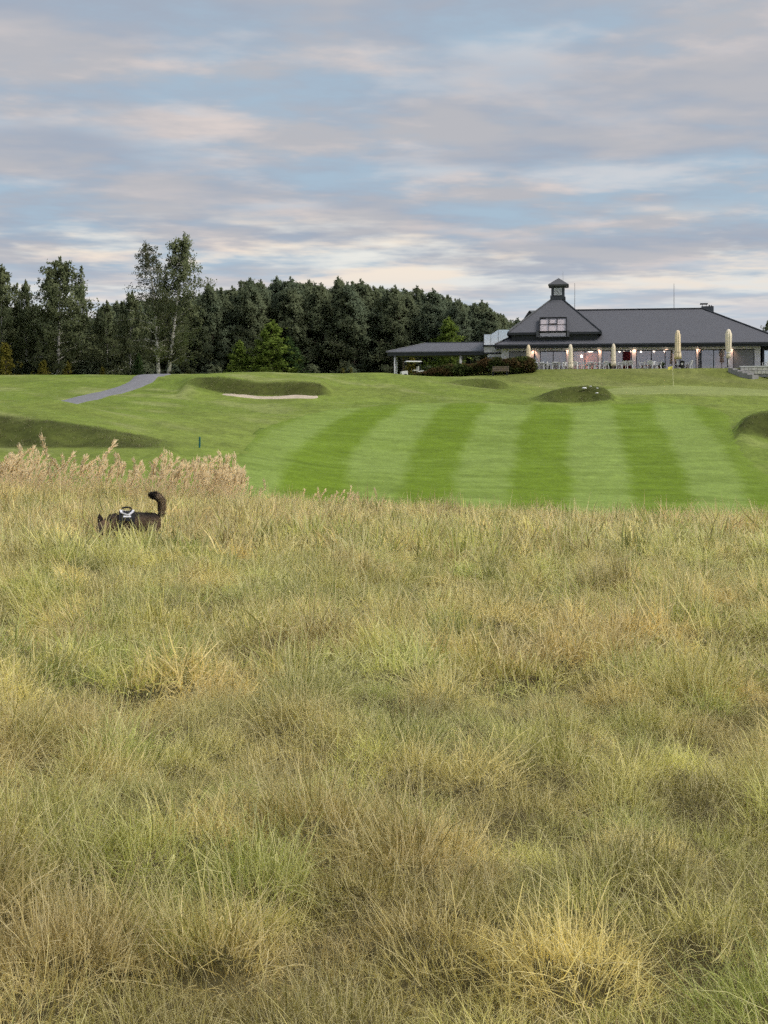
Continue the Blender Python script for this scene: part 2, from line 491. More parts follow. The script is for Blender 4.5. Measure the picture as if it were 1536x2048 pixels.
# zones of the ground (plan polygons in metres)
def plan(lst): return [((px - CX) / F * d, d) for px, d in lst]
FAIR = plan([(300, 58), (470, 70), (492, 76), (520, 88), (590, 97), (700, 104), (800, 109.5), (930, 111), (1080, 109.6), (1200, 109.6), (1300, 110.5), (1400, 110), (1455, 105), (1462, 98), (1470, 90), (1500, 80), (1560, 72), (1640, 64), (1700, 50), (1200, 47), (760, 48), (440, 50)])
GREEN = plan([(1195, 120), (1240, 117.4), (1340, 116.6), (1450, 117.4), (1560, 118.5), (1660, 121), (1690, 126), (1600, 130.5), (1480, 131.2), (1340, 131), (1240, 128), (1200, 124)])
def zone_cols():
    x, y = GX, GY
    def C(r, g, b): return np.array([r, g, b])
    n1 = fbm(x * 0.12, y * 0.12, 21, 4)[..., None]; n2 = fbm(x * 0.5, y * 0.5, 31, 4)[..., None]; n3 = fbm(x * 1.6, y * 0.8, 41, 3)[..., None]
    mown = C(.138, .205, .026) * (1 - n1) + C(.228, .258, .066) * n1
    mown = mown * (1 - n2 * .35) + C(.115, .175, .02) * n2 * .35
    mown = mown * (0.72 + 0.56 * n2)
    pale = sstep(fbm(x * 0.28 + y * 0.1, y * 0.22, 55, 4), 0.56, 0.72)[..., None]
    mown = mown * (1 - 0.45 * pale) + C(.32, .33, .14) * 0.45 * pale
    nf_ = poly_mask(x, y, smooth_poly(FAIR, 2), 14.0)[..., None]
    col = mown * (1 - nf_) + C(.172, .232, .042) * (0.72 + .56 * n2) * nf_
    # hill behind the green, towards the terrace: drier, browner turf
    hill = (sstep(y, 126, 134) * sstep(x, 4, 12))[..., None]
    col = col * (1 - hill * 0.65) + C(.15, .165, .045) * (0.8 + 0.4 * n2) * hill * 0.65
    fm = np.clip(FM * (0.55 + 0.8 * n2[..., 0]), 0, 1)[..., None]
    col = col * (1 - fm) + (C(.046, .060, .014) * (0.7 + 0.6 * n3) + C(.03, .025, .006) * n1) * fm  # dark longer grass, with the shade of faces turned from the sky painted in
    # ground under the tall rough: thatch and soil
    px = CX + x / np.maximum(y, 1) * F
    thatch = (1 - sstep(y - rough_edge(px) - 3.0 * (fbm(x * .3, y * .3, 71, 3) - 0.5), -1.5, 1.5))[..., None]
    col = col * (1 - thatch) + (C(.10, .085, .04) * (0.6 + 0.8 * n2)) * thatch
    wood = sstep(y, 158, 170)[..., None]
    col = col * (1 - wood) + C(.05, .05, .02) * wood
    pav = (tm * sstep(vv, -3.9, -3.6) * sstep(uu, -9.5, -9.2))[..., None]
    col = col * (1 - pav) + C(.25, .245, .235) * pav
    return np.concatenate([np.clip(col, 0, 1), np.ones(col.shape[:2] + (1,))], -1)
def rough_edge(px):
    return np.interp(px, [-700, 480, 520, 768, 1000, 1250, 1536, 2200], [46, 45, 41.5, 40, 38.0, 33.5, 29, 28])

def mat_turf(name, attr='col', fs=26.0, strength=0.35, blade=0.22):
    m = bpy.data.materials.new(name); m.use_nodes = True
    nd, lk = m.node_tree.nodes, m.node_tree.links
    b = nd['Principled BSDF']; b.inputs['Roughness'].default_value = 0.9; b.inputs['Specular IOR Level'].default_value = 0.1
    at = N(nd, 'ShaderNodeAttribute', attribute_name=attr)
    geo = N(nd, 'ShaderNodeNewGeometry')
    mp = N(nd, 'ShaderNodeMapping'); mp.inputs['Scale'].default_value = (0.55, 0.30, 0.55)
    lk.new(geo.outputs['Position'], mp.inputs[0])
    nz = N(nd, 'ShaderNodeTexNoise', inp={'Scale': fs * 0.12, 'Detail': 8.0, 'Roughness': 0.72})
    lk.new(mp.outputs[0], nz.inputs['Vector'])
    r = ramp(nd, [(0.28, (1 - blade * 1.6,) * 3), (0.5, (1, 1, 1)), (0.74, (1 + blade * 1.6, 1 + blade * 1.5, 1 + blade * 1.4))])
    lk.new(nz.outputs['Fac'], r.inputs[0])
    mx = N(nd, 'ShaderNodeMix', data_type='RGBA', blend_type='MULTIPLY'); mx.inputs[0].default_value = 1.0
    lk.new(at.outputs['Color'], mx.inputs[6]); lk.new(r.outputs[0], mx.inputs[7])
    n2 = N(nd, 'ShaderNodeTexNoise', inp={'Scale': fs * 0.6, 'Detail': 6.0, 'Roughness': 0.7}); lk.new(mp.outputs[0], n2.inputs['Vector'])
    r2 = ramp(nd, [(0.3, (0.78,) * 3), (0.7, (1.22,) * 3)]); lk.new(n2.outputs['Fac'], r2.inputs[0])
    m2 = N(nd, 'ShaderNodeMix', data_type='RGBA', blend_type='MULTIPLY'); m2.inputs[0].default_value = 1.0
    lk.new(mx.outputs[2], m2.inputs[6]); lk.new(r2.outputs[0], m2.inputs[7])
    lk.new(m2.outputs[2], b.inputs['Base Color'])
    bp = N(nd, 'ShaderNodeBump', inp={'Strength': strength, 'Distance': 0.12}); lk.new(nz.outputs['Fac'], bp.inputs['Height']); lk.new(bp.outputs[0], b.inputs['Normal'])
    MATS[name] = m
    return m

nx, ny = len(AX), len(AY)
idx = np.arange(nx * ny).reshape(ny, nx)
quads = np.stack([idx[:-1, :-1], idx[:-1, 1:], idx[1:, 1:], idx[1:, :-1]], -1).reshape(-1, 4)
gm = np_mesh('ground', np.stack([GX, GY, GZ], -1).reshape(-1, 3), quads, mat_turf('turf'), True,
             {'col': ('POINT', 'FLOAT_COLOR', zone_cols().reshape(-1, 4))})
tag(link('ground', gm), 'rolling green golf course ground rising to the clubhouse', kind='structure')

def drape(name, poly, step, off, colfn, material, label):
    """a sheet cut to a plan polygon, lying on the ground; cells outside are dropped, rim points pulled onto the outline"""
    poly = np.asarray(poly, float); x0, y0 = poly.min(0) - step; x1, y1 = poly.max(0) + step
    gx, gy = np.meshgrid(np.arange(x0, x1, step), np.arange(y0, y1, step))
    # signed distance
    inside = np.zeros(gx.shape, bool); dist = np.full(gx.shape, 1e9); nxp, nyp = gx.copy(), gy.copy()
    for (ax, ay), (bx, by) in zip(poly, np.roll(poly, -1, 0)):
        inside ^= ((ay > gy) != (by > gy)) & (gx < (bx - ax) * (gy - ay) / (by - ay + 1e-12) + ax)
        ex, ey = bx - ax, by - ay; t = np.clip(((gx - ax) * ex + (gy - ay) * ey) / (ex * ex + ey * ey + 1e-9), 0, 1)
        qx, qy = ax + t * ex, ay + t * ey; dd = np.hypot(gx - qx, gy - qy); c = dd < dist
        dist = np.where(c, dd, dist); nxp = np.where(c, qx, nxp); nyp = np.where(c, qy, nyp)
    near = (~inside) & (dist < step * 1.5)
    X = np.where(near, nxp, gx); Y = np.where(near, nyp, gy)
    ok = inside | near
    Z = H(X, Y) + np.where(near, -0.03, off)          # the rim dips into the turf
    r, c = gx.shape; idn = np.arange(r * c).reshape(r, c)
    q = np.stack([idn[:-1, :-1], idn[:-1, 1:], idn[1:, 1:], idn[1:, :-1]], -1).reshape(-1, 4)
    okf = ok.ravel()[q].all(1) & inside.ravel()[q].any(1)
    q = q[okf]; used = np.unique(q); remap = np.zeros(r * c, int); remap[used] = np.arange(len(used))
    V = np.stack([X, Y, Z], -1).reshape(-1, 3)[used]
    at = {'col': ('POINT', 'FLOAT_COLOR', colfn(V[:, 0], V[:, 1]))} if colfn else None
    me = np_mesh(name, V, remap[q], material, True, at)
    return tag(link(name, me), label, kind='structure')

# mowing stripes: their edges, traced on the ground from near to far (column, depth)
STR = [  # (column at depth 62, 76, 90, 102, 112)
 [300, 400, 470, 530, 560], [440, 500, 560, 620, 665], [560, 585, 640, 715, 745], [700, 695, 735, 790, 822], [800, 815, 838, 872, 902], [905, 915, 935, 962, 985],
 [1018, 1022, 1036, 1052, 1064], [1140, 1138, 1140, 1143, 1146], [1262, 1252, 1240, 1228, 1222], [1385, 1362, 1338, 1314, 1300],
 [1500, 1470, 1436, 1400, 1378], [1620, 1580, 1535, 1490, 1456], [1740, 1690, 1630, 1580, 1536], [1860, 1800, 1730, 1670, 1616]]
def fair_col(x, y):
    rim = poly_mask(x, y, smooth_poly(FAIR, 2), 3.5)[:, None]
    px = CX + x / y * F + 26 * (fbm(x * 0.30, y * 0.22, 87, 4) - 0.5)
    tab = np.array([[np.interp(dd, [62, 76, 90, 102, 112], s) for s in STR] for dd in np.arange(40, 120)])
    k = np.clip(y - 40, 0, 78.99); k0 = k.astype(int); fr = (k - k0)[:, None]
    edges = tab[k0] * (1 - fr) + tab[k0 + 1] * fr
    s = np.zeros(len(px))
    for i in range(edges.shape[1]):
        s += (1 if i % 2 == 0 else -1) * sstep(px, edges[:, i] - 10, edges[:, i] + 10)
    s = np.clip(s, 0, 1) * np.where(px > edges[:, 0], 1, 0)
    s = 1 - s
    n1 = fbm(x * 0.18, y * 0.18, 91, 4); n2 = fbm(x * 0.5, y * 1.4, 95, 4)
    s = (0.10 + 0.80 * np.clip(s + 0.85 * (n1 - 0.5) + 0.5 * (n2 - 0.5), 0, 1))[:, None]
    c = np.array([.128, .200, .011]) * (1 - s) + np.array([.218, .298, .070]) * s
    c = c * (0.74 + 0.52 * n2)[:, None]
    m_ = np.array([.172, .232, .042]) * (0.78 + .44 * fbm(x * .5, y * .5, 31, 4))[:, None]
    c = c * rim + m_ * (1 - rim)
    return np.concatenate([c, np.ones((len(c), 1))], 1)
def green_col(x, y):
    n1 = fbm(x * 0.3, y * 0.3, 101, 4)[:, None]
    c = np.array([.25, .29, .095]) * (0.85 + 0.3 * n1)
    return np.concatenate([c, np.ones((len(c), 1))], 1)
turf_fine = mat_turf('mown_turf', fs=30.0, strength=0.15, blade=0.13)
drape('fairway', smooth_poly(FAIR), 0.45, 0.025, fair_col, turf_fine, 'striped mown fairway running up towards the clubhouse')
drape('putting_green', smooth_poly(GREEN), 0.4, 0.03, green_col, turf_fine, 'pale close-mown putting green with a flagstick')
def sand_col(x, y):
    n1 = fbm(x * 1.3, y * 1.3, 111, 4)[:, None]
    c = np.array([.52, .44, .34]) * (0.8 + 0.35 * n1)
    return np.concatenate([c, np.ones((len(c), 1))], 1)
SAND = plan([(442, 111.4), (458, 110.6), (500, 110.3), (560, 110.3), (610, 110.4), (634, 110.9), (637, 112.0), (620, 112.15), (590, 112.2), (560, 112.25), (520, 112.2), (490, 112.1), (462, 111.9)])
drape('bunker_sand', smooth_poly(SAND, 4), 0.18, 0.03, sand_col, mat_turf('sand', fs=20, strength=0.3, blade=0.12), 'pale sand strip in the kidney-shaped bunker')
# asphalt path: centre line (column, depth, half width)
def strip(name, line, off, material, label, kind='structure'):
    pts = np.array([((px - CX) / F * d, d, hw) for px, d, hw in line])
    t = np.linspace(0, len(pts) - 1, 120); k = np.clip(t.astype(int), 0, len(pts) - 2); f = (t - k)[:, None]
    a, b, c, d_ = pts[np.maximum(k - 1, 0)], pts[k], pts[k + 1], pts[np.minimum(k + 2, len(pts) - 1)]
    q = 0.5 * ((2 * b) + (-a + c) * f + (2 * a - 5 * b + 4 * c - d_) * f ** 2 + (-a + 3 * b - 3 * c + d_) * f ** 3)
    tan = np.gradient(q[:, :2], axis=0); tan /= np.linalg.norm(tan, axis=1)[:, None]
    nor = np.stack([tan[:, 1], -tan[:, 0]], 1)
    m = 9; V = []
    for j in range(m):
        w = (j / (m - 1) * 2 - 1) * q[:, 2]
        w = w + (0.06 * np.sin(t * 9.1 + j) if j in (0, m - 1) else 0)
        X, Y = q[:, 0] + nor[:, 0] * w, q[:, 1] + nor[:, 1] * w
        V.append(np.stack([X, Y, H(X, Y) + (off if 0 < j < m - 1 else -0.03)], 1))
    V = np.stack(V, 1).reshape(-1, 3); idn = np.arange(120 * m).reshape(120, m)
    qd = np.stack([idn[:-1, :-1], idn[:-1, 1:], idn[1:, 1:], idn[1:, :-1]], -1).reshape(-1, 4)
    return tag(link(name, np_mesh(name, V, qd, material, True)), label, kind=kind)
asphalt = mat_plain('asphalt', (.20, .20, .215), 0.9, 0.2, 2.5, bump=0.3)
strip('path', [(55, 88, 1.0), (84, 91.5, 1.0), (124, 96.5, 1.0), (190, 106, 1.05), (246, 114, 1.1), (288, 122, 1.15), (310, 131, 1.25), (322, 141, 1.5), (330, 152, 1.5)], 0.05, asphalt, 'grey asphalt cart path winding up to the white-stemmed birches')

# ------------------------------------------------------------------ scattered vegetation that nobody could count
def scatter(name, pts, rot, scl, var, tint, sources, label):
    me = bpy.data.meshes.new(name)
    pts = np.asarray(pts, np.float32); npt = len(pts)
    me.vertices.add(npt); me.vertices.foreach_set('co', pts.ravel())
    for nm, typ, d in (('rot', 'FLOAT_VECTOR', rot), ('scl', 'FLOAT_VECTOR', scl)):
        a = me.attributes.new(nm, typ, 'POINT'); a.data.foreach_set('vector', np.asarray(d, np.float32).ravel())
    a = me.attributes.new('var', 'INT', 'POINT'); a.data.foreach_set('value', np.asarray(var, np.int32))
    a = me.attributes.new('tint', 'FLOAT_COLOR', 'POINT')
    a.data.foreach_set('color', np.concatenate([tint, np.ones((npt, 1))], 1).astype(np.float32).ravel())
    o = link(name, me)
    tag(o, label, kind='stuff')
    ng = bpy.data.node_groups.new(name, 'GeometryNodeTree')
    ng.interface.new_socket('Geometry', in_out='INPUT', socket_type='NodeSocketGeometry')
    ng.interface.new_socket('Geometry', in_out='OUTPUT', socket_type='NodeSocketGeometry')
    nd, lk = ng.nodes, ng.links
    gi, go = nd.new('NodeGroupInput'), nd.new('NodeGroupOutput')
    def named(nm, dt):
        q = nd.new('GeometryNodeInputNamedAttribute'); q.data_type = dt; q.inputs['Name'].default_value = nm; return q.outputs['Attribute']
    vr, rt, sl = named('var', 'INT'), named('rot', 'FLOAT_VECTOR'), named('scl', 'FLOAT_VECTOR')
    e2r = nd.new('FunctionNodeEulerToRotation'); lk.new(rt, e2r.inputs[0])
    jn = nd.new('GeometryNodeJoinGeometry')
    for i, src in enumerate(sources):
        so = bpy.data.objects.new(src.name + '_source', src)
        oi = nd.new('GeometryNodeObjectInfo'); oi.inputs['Object'].default_value = so; oi.inputs['As Instance'].default_value = False
        cm = nd.new('FunctionNodeCompare'); cm.data_type = 'INT'; cm.operation = 'EQUAL'
        lk.new(vr, cm.inputs[2]); cm.inputs[3].default_value = i
        ip = nd.new('GeometryNodeInstanceOnPoints')
        lk.new(gi.outputs[0], ip.inputs['Points']); lk.new(cm.outputs[0], ip.inputs['Selection'])
        lk.new(oi.outputs['Geometry'], ip.inputs['Instance']); lk.new(e2r.outputs[0], ip.inputs['Rotation']); lk.new(sl, ip.inputs['Scale'])
        lk.new(ip.outputs[0], jn.inputs[0])
    lk.new(jn.outputs[0], go.inputs[0])
    md = o.modifiers.new('scatter', 'NODES'); md.node_group = ng
    return o

def blades(nb, R, L, Lj, width, lean, curl, seg, seed, straw=0.15, stalks=0, stalk_len=1.8, kink=0.0):
    """a tuft of arching blades; attributes: rnd (per blade), along (0 root .. 1 tip)"""
    g = np.random.default_rng(seed)
    nt = nb + stalks
    r = R * np.sqrt(g.random(nt)); az = g.random(nt) * 2 * np.pi
    bx, by = r * np.cos(az), r * np.sin(az)
    dirn = az + g.normal(0, 0.9, nt)
    ln = L * (1 + Lj * g.normal(0, 1, nt)).clip(0.35, 1.9)
    th0 = np.abs(g.normal(lean, lean * 0.6, nt)) * (0.35 + 0.65 * r / R)
    cu = g.normal(curl, curl * 0.7, nt)
    wd = width * g.uniform(0.7, 1.25, nt)
    if stalks:
        ln[nb:] = L * stalk_len * g.uniform(0.7, 1.15, stalks); cu[nb:] *= 0.35; th0[nb:] *= 0.6; wd[nb:] *= 0.9
    t = np.linspace(0, 1, seg + 1)
    V = np.zeros((nt, seg + 1, 2, 3)); x = bx.copy(); y = by.copy(); z = np.full(nt, -0.02)
    tw = dirn + np.pi / 2 + g.normal(0, 0.5, nt)
    wx, wy = np.cos(tw), np.sin(tw)
    for i in range(seg + 1):
        if i:
            th = th0 + cu * (t[i] - 0.5 / seg) ** 1.5 + kink * g.normal(0, 1, nt)
            st = ln / seg
            x = x + st * np.sin(th) * np.cos(dirn); y = y + st * np.sin(th) * np.sin(dirn); z = z + st * np.cos(th)
        w = wd * (1 - 0.82 * t[i] ** 1.6)
        if stalks:
            w[nb:] = wd[nb:] * (0.5 if i < seg - 1 else 0.8)
        V[:, i, 0] = np.stack([x - wx * w / 2, y - wy * w / 2, z], 1); V[:, i, 1] = np.stack([x + wx * w / 2, y + wy * w / 2, z], 1)
    nv = 2 * seg + 1                                   # the last ring closes in one point
    W = np.concatenate([V[:, :seg].reshape(nt, 2 * seg, 3), V[:, seg].mean(1)[:, None]], 1)
    base = (np.arange(nt) * nv)[:, None]
    i = np.arange(seg - 1)[None] * 2
    q = np.concatenate([np.stack([base + i, base + i + 1, base + i + 3], -1).reshape(-1, 3), np.stack([base + i, base + i + 3, base + i + 2], -1).reshape(-1, 3),
                        np.stack([base + nv - 3, base + nv - 2, base + nv - 1], -1).reshape(-1, 3)])
    rnd = g.random(nt); rnd[nb:] = 0.97
    return W.reshape(-1, 3), q, np.repeat(rnd, nv), np.tile(np.append(np.repeat(t[:-1], 2), 1.0), nt)

def mat_blade():
    m = bpy.data.materials.new('rough_blades'); m.use_nodes = True
    nd, lk = m.node_tree.nodes, m.node_tree.links; nd.clear()
    ti = N(nd, 'ShaderNodeAttribute', attribute_name='tint')
    ra = N(nd, 'ShaderNodeAttribute', attribute_name='rnd'); al = N(nd, 'ShaderNodeAttribute', attribute_name='along')
    br = ramp(nd, [(0.0, (0.42,) * 3), (0.5, (.95,) * 3), (1.0, (1.5,) * 3)]); lk.new(ra.outputs['Fac'], br.inputs[0])
    mu = N(nd, 'ShaderNodeMix', data_type='RGBA', blend_type='MULTIPLY'); mu.inputs[0].default_value = 1
    lk.new(ti.outputs['Color'], mu.inputs[6]); lk.new(br.outputs[0], mu.inputs[7])
    # dry blades and dry tips
    dry = ramp(nd, [(0.52, (0, 0, 0)), (0.88, (1, 1, 1))]); lk.new(ra.outputs['Fac'], dry.inputs[0])
    tip = ramp(nd, [(0.35, (0, 0, 0)), (1.0, (0.55,) * 3)]); lk.new(al.outputs['Fac'], tip.inputs[0])
    mxm = N(nd, 'ShaderNodeMath', operation='MAXIMUM'); lk.new(dry.outputs[0], mxm.inputs[0]); lk.new(tip.outputs[0], mxm.inputs[1])
    ml = N(nd, 'ShaderNodeMath', operation='MULTIPLY'); lk.new(mxm.outputs[0], ml.inputs[0]); ml.inputs[1].default_value = 0.62
    m2 = N(nd, 'ShaderNodeMix', data_type='RGBA'); lk.new(ml.outputs[0], m2.inputs[0]); lk.new(mu.outputs[2], m2.inputs[6]); m2.inputs[7].default_value = (.95, .84, .55, 1)
    d = N(nd, 'ShaderNodeBsdfDiffuse'); t = N(nd, 'ShaderNodeBsdfTranslucent'); ms = N(nd, 'ShaderNodeMixShader', inp={0: 0.5})
    lk.new(m2.outputs[2], d.inputs[0]); lk.new(m2.outputs[2], t.inputs[0]); lk.new(d.outputs[0], ms.inputs[1]); lk.new(t.outputs[0], ms.inputs[2])
    out = N(nd, 'ShaderNodeOutputMaterial'); lk.new(ms.outputs[0], out.inputs[0])
    return m
M_BLADE = mat_blade()
def tuft(name, *a, **k): return blades(*a, **k)
def field(name, pts, rot, scl, var, tint, sources, label):
    """tufts laid out blade by blade into one mesh"""
    VV, QQ, RR, AA, TT = [], [], [], [], []; off = 0
    for i, (V, q, rnd, al) in enumerate(sources):
        m = np.nonzero(var == i)[0]
        if not len(m): continue
        p, s, b, c = pts[m], scl[m], rot[m, 1], rot[m, 2]; tw = rng.uniform(0, 6.28, len(m))
        v = np.repeat(V[None], len(m), 0)
        x, y = v[..., 0] * np.cos(tw)[:, None] - v[..., 1] * np.sin(tw)[:, None], v[..., 0] * np.sin(tw)[:, None] + v[..., 1] * np.cos(tw)[:, None]
        x, y, z = x * s[:, :1], y * s[:, 1:2], v[..., 2] * s[:, 2:]
        x, z = x * np.cos(b)[:, None] + z * np.sin(b)[:, None], -x * np.sin(b)[:, None] + z * np.cos(b)[:, None]
        x, y = x * np.cos(c)[:, None] - y * np.sin(c)[:, None], x * np.sin(c)[:, None] + y * np.cos(c)[:, None]
        v = np.stack([x, y, z], -1) + p[:, None]
        nv = len(V); VV.append(v.reshape(-1, 3).astype(np.float32))
        QQ.append((q[None] + (np.arange(len(m)) * nv)[:, None, None] + off).reshape(-1, 3)); off += nv * len(m)
        RR.append(np.tile(rnd, len(m))); AA.append(np.tile(al, len(m))); TT.append(np.repeat(tint[m], nv, 0))
    TT = np.concatenate(TT); TT = np.concatenate([TT, np.ones((len(TT), 1))], 1)
    me = np_mesh(name, np.concatenate(VV), np.concatenate(QQ), M_BLADE, False, {'rnd': ('POINT', 'FLOAT', np.concatenate(RR)), 'along': ('POINT', 'FLOAT', np.concatenate(AA)), 'tint': ('POINT', 'FLOAT_COLOR', TT)})
    return tag(link(name, me), label, kind='stuff')

TUFTS = []
for s in range(4):   # near: fine fescue blades
    TUFTS.append(tuft('near_tuft', 50, .105, .155, .45, .0029, .75, 1.5, 3, 100 + s, stalks=1 if s % 2 else 0, stalk_len=1.7, kink=0.18))
for s in range(4):   # middle distance
    TUFTS.append(tuft('mid_tuft', 34, .15, .185, .45, .0072, .70, 1.4, 3, 200 + s, stalks=1, stalk_len=1.6, kink=0.16))
for s in range(4):   # far
    TUFTS.append(tuft('far_tuft', 26, .22, .26, .42, .0165, .54, 1.0, 2, 300 + s, stalks=2, stalk_len=1.5, kink=0.08))

for s in range(2):   # short shaggy bank grass
    TUFTS.append(tuft('bank_tuft', 18, .34, .30, .36, .022, .6, 0.9, 2, 340 + s))

PAL = 2.4 * np.array([[.40, .335, .145], [.235, .220, .060], [.185, .222, .058], [.33, .235, .115], [.29, .31, .115], [.120, .100, .036], [.31, .305, .090]])
def rough():
    pts, rot, scl, var, tin = [], [], [], [], []
    cell = 0.37
    def tuss(ix, iy):
        a, b = _hash(ix, iy, 11), _hash(ix, iy, 12)
        return (ix + 0.1 + 0.8 * a) * cell, (iy + 0.1 + 0.8 * b) * cell, 0.14 + 0.16 * _hash(ix, iy, 13), 0.55 + 0.95 * _hash(ix, iy, 14) ** 1.5
    zones = ((2.6, 8.5, .084, 0), (8.5, 19.0, .136, 4), (19.0, 47.5, .25, 8))
    for d0, d1, sp, v0 in zones:
        xm = 0.265 * d1 + 3.2
        gx, gy = np.meshgrid(np.arange(-xm, xm, sp), np.arange(d0, d1, sp))
        x = (gx + rng.uniform(-.5, .5, gx.shape) * sp * 1.1).ravel(); y = (gy + rng.uniform(-.5, .5, gy.shape) * sp * 1.1).ravel()
        px = CX + x / y * F
        keep = (np.abs(x) < 0.265 * y + 3.0) & (y < rough_edge(px) + 3.2 * (fbm(x * .3, y * .3, 71, 3) - 0.5) + 1.0)
        x, y = x[keep], y[keep]; px = px[keep]
        best = np.full(len(x), 9.0); cxb = np.zeros(len(x)); cyb = cxb.copy(); hb = cxb + 1; ib = cxb.copy(); jb = cxb.copy()
        fx, fy = np.floor(x / cell), np.floor(y / cell)
        for i in (-1, 0, 1):
            for j in (-1, 0, 1):
                tx, ty, tr, th = tuss(fx + i, fy + j)
                k = np.hypot(x - tx, y - ty) / tr; c = k < best
                best = np.where(c, k, best); cxb = np.where(c, tx, cxb); cyb = np.where(c, ty, cyb); hb = np.where(c, th, hb); ib = np.where(c, fx + i, ib); jb = np.where(c, fy + j, jb)
        k = np.clip(best, 0, 1.6)
        n_big = fbm(x * 0.50, y * 0.36, 131, 3); n_mid = fbm(x * 1.2, y * 1.0, 141, 3)
        # bare-ish pockets between tussocks
        keep = (k < 1.15) | (rng.random(len(x)) < 0.55)
        hs = hb * (1.18 - 0.62 * np.minimum(k, 1.2) ** 2) * (0.60 + 0.75 * n_mid)
        hs *= np.interp(y, [0, 10, 25, 48], [0.95, 1.0, 1.05, 1.0])
        # trodden opening before the dog keeps it in view
        dx, dy = x - DOG.x, y - DOG.y
        near_dog = np.exp(-((dx / 0.85) ** 2 + (np.where(dy < 0, dy / 1.8, dy / 0.5)) ** 2))
        hs *= 1 + np.where(dy < 0, 0.38, 0.10) * near_dog
        inside_dog = (np.abs(dx) < 0.5) & (np.abs(dy) < 0.10)
        keep &= ~(inside_dog & (rng.random(len(x)) < 0.75))
        flow = 6.28 * 1.6 * fbm(x * .35, y * .28, 161, 2); oa = np.arctan2(y - cyb, x - cxb)
        ang = np.arctan2(.8 * np.sin(oa) + .5 * np.sin(flow), .8 * np.cos(oa) + .5 * np.cos(flow)) + rng.normal(0, 0.45, len(x))
        tilt = np.clip(0.25 + 0.30 * k + rng.normal(0, 0.18, len(x)), 0, 1.0)
        # colour by tussock and by broad patches
        h1, h2 = _hash(ib, jb, 15), _hash(ib, jb, 16)
        sel = 0.5 + 1.2 * (0.32 * n_big + 0.68 * h1 - 0.5)
        far = sstep(y, 18, 32)
        wts = np.stack([
            np.exp(-((sel - .62) / .12) ** 2) * (0.9 + 1.2 * far),
            np.exp(-((sel - .46) / .11) ** 2) * (1 - .3 * far),
            np.exp(-((sel - .34) / .10) ** 2) * (1.15 - .75 * far) + 0.12 * (h2 > .8),
            np.exp(-((n_mid - .63) / .09) ** 2) * (.7 + .6 * far),
            np.exp(-((n_big - .40) / .08) ** 2) * .9 * np.interp(y, [5, 8, 16, 24], [.3, .9, 1.2, .5]),
            np.exp(-((h2 - .12) / .10) ** 2) * .8 * (1 - .5 * far),
            0.45 + 0 * y], 1)
        wts = wts ** 1.9; wts /= wts.sum(1, keepdims=True)
        t = wts @ PAL
        t *= (0.82 + 0.36 * rng.random(len(x)))[:, None] * (0.68 + .64 * _hash(ib, jb, 19))[:, None]
        nf = (1 - sstep(y, 9, 24))[:, None]; t = t * (1 - nf * np.array([.06, .07, .10]))
        # hummocks
        z = H(x, y) + 0.10 * hb * (1 - np.minimum(k, 1.25) ** 2 / 1.56) + 0.30 * np.maximum(fbm(x * 1.1, y * 1.0, 151, 2) - .28, -.02) * sstep(y, 2.5, 5) * (1 - .8 * near_dog) * (1 - .5 * sstep(y, 20, 34))
        sxy = np.clip(hs, .6, 1.2) * rng.uniform(.9, 1.15, len(x))
        pts.append(np.stack([x, y, z], 1)[keep]); rot.append(np.stack([0 * x, tilt, ang], 1)[keep])
        scl.append(np.stack([sxy, sxy, hs], 1)[keep]); var.append((v0 + rng.integers(0, 4, len(x)))[keep]); tin.append(t[keep])
    return [np.concatenate(a) for a in (pts, rot, scl, var, tin)]
DOG = P(262, 1018, 23.8)
RG = rough()
rim_ = np.abs(RG[0][:, 0]) > 0.265 * RG[0][:, 1] + 1.0
field('rough_grass', *[a[~rim_] for a in RG], TUFTS, 'tall unmown straw and green rough grass filling the foreground')
# the same rough carries on to both sides, as instanced tufts
def tuft_mesh(i, T):
    V, q, rnd, al = T
    tn = np.tile(np.append(PAL[i % 7] * .9, 1.0), (len(V), 1))
    return np_mesh('side_tuft', V, q, M_BLADE, False, {'rnd': ('POINT', 'FLOAT', rnd), 'along': ('POINT', 'FLOAT', al), 'tint': ('POINT', 'FLOAT_COLOR', tn)})
scatter('rough_grass', *[a[rim_] for a in RG], [tuft_mesh(i, T) for i, T in enumerate(TUFTS[:12])], 'unmown rough grass carrying on beyond both sides of the view')

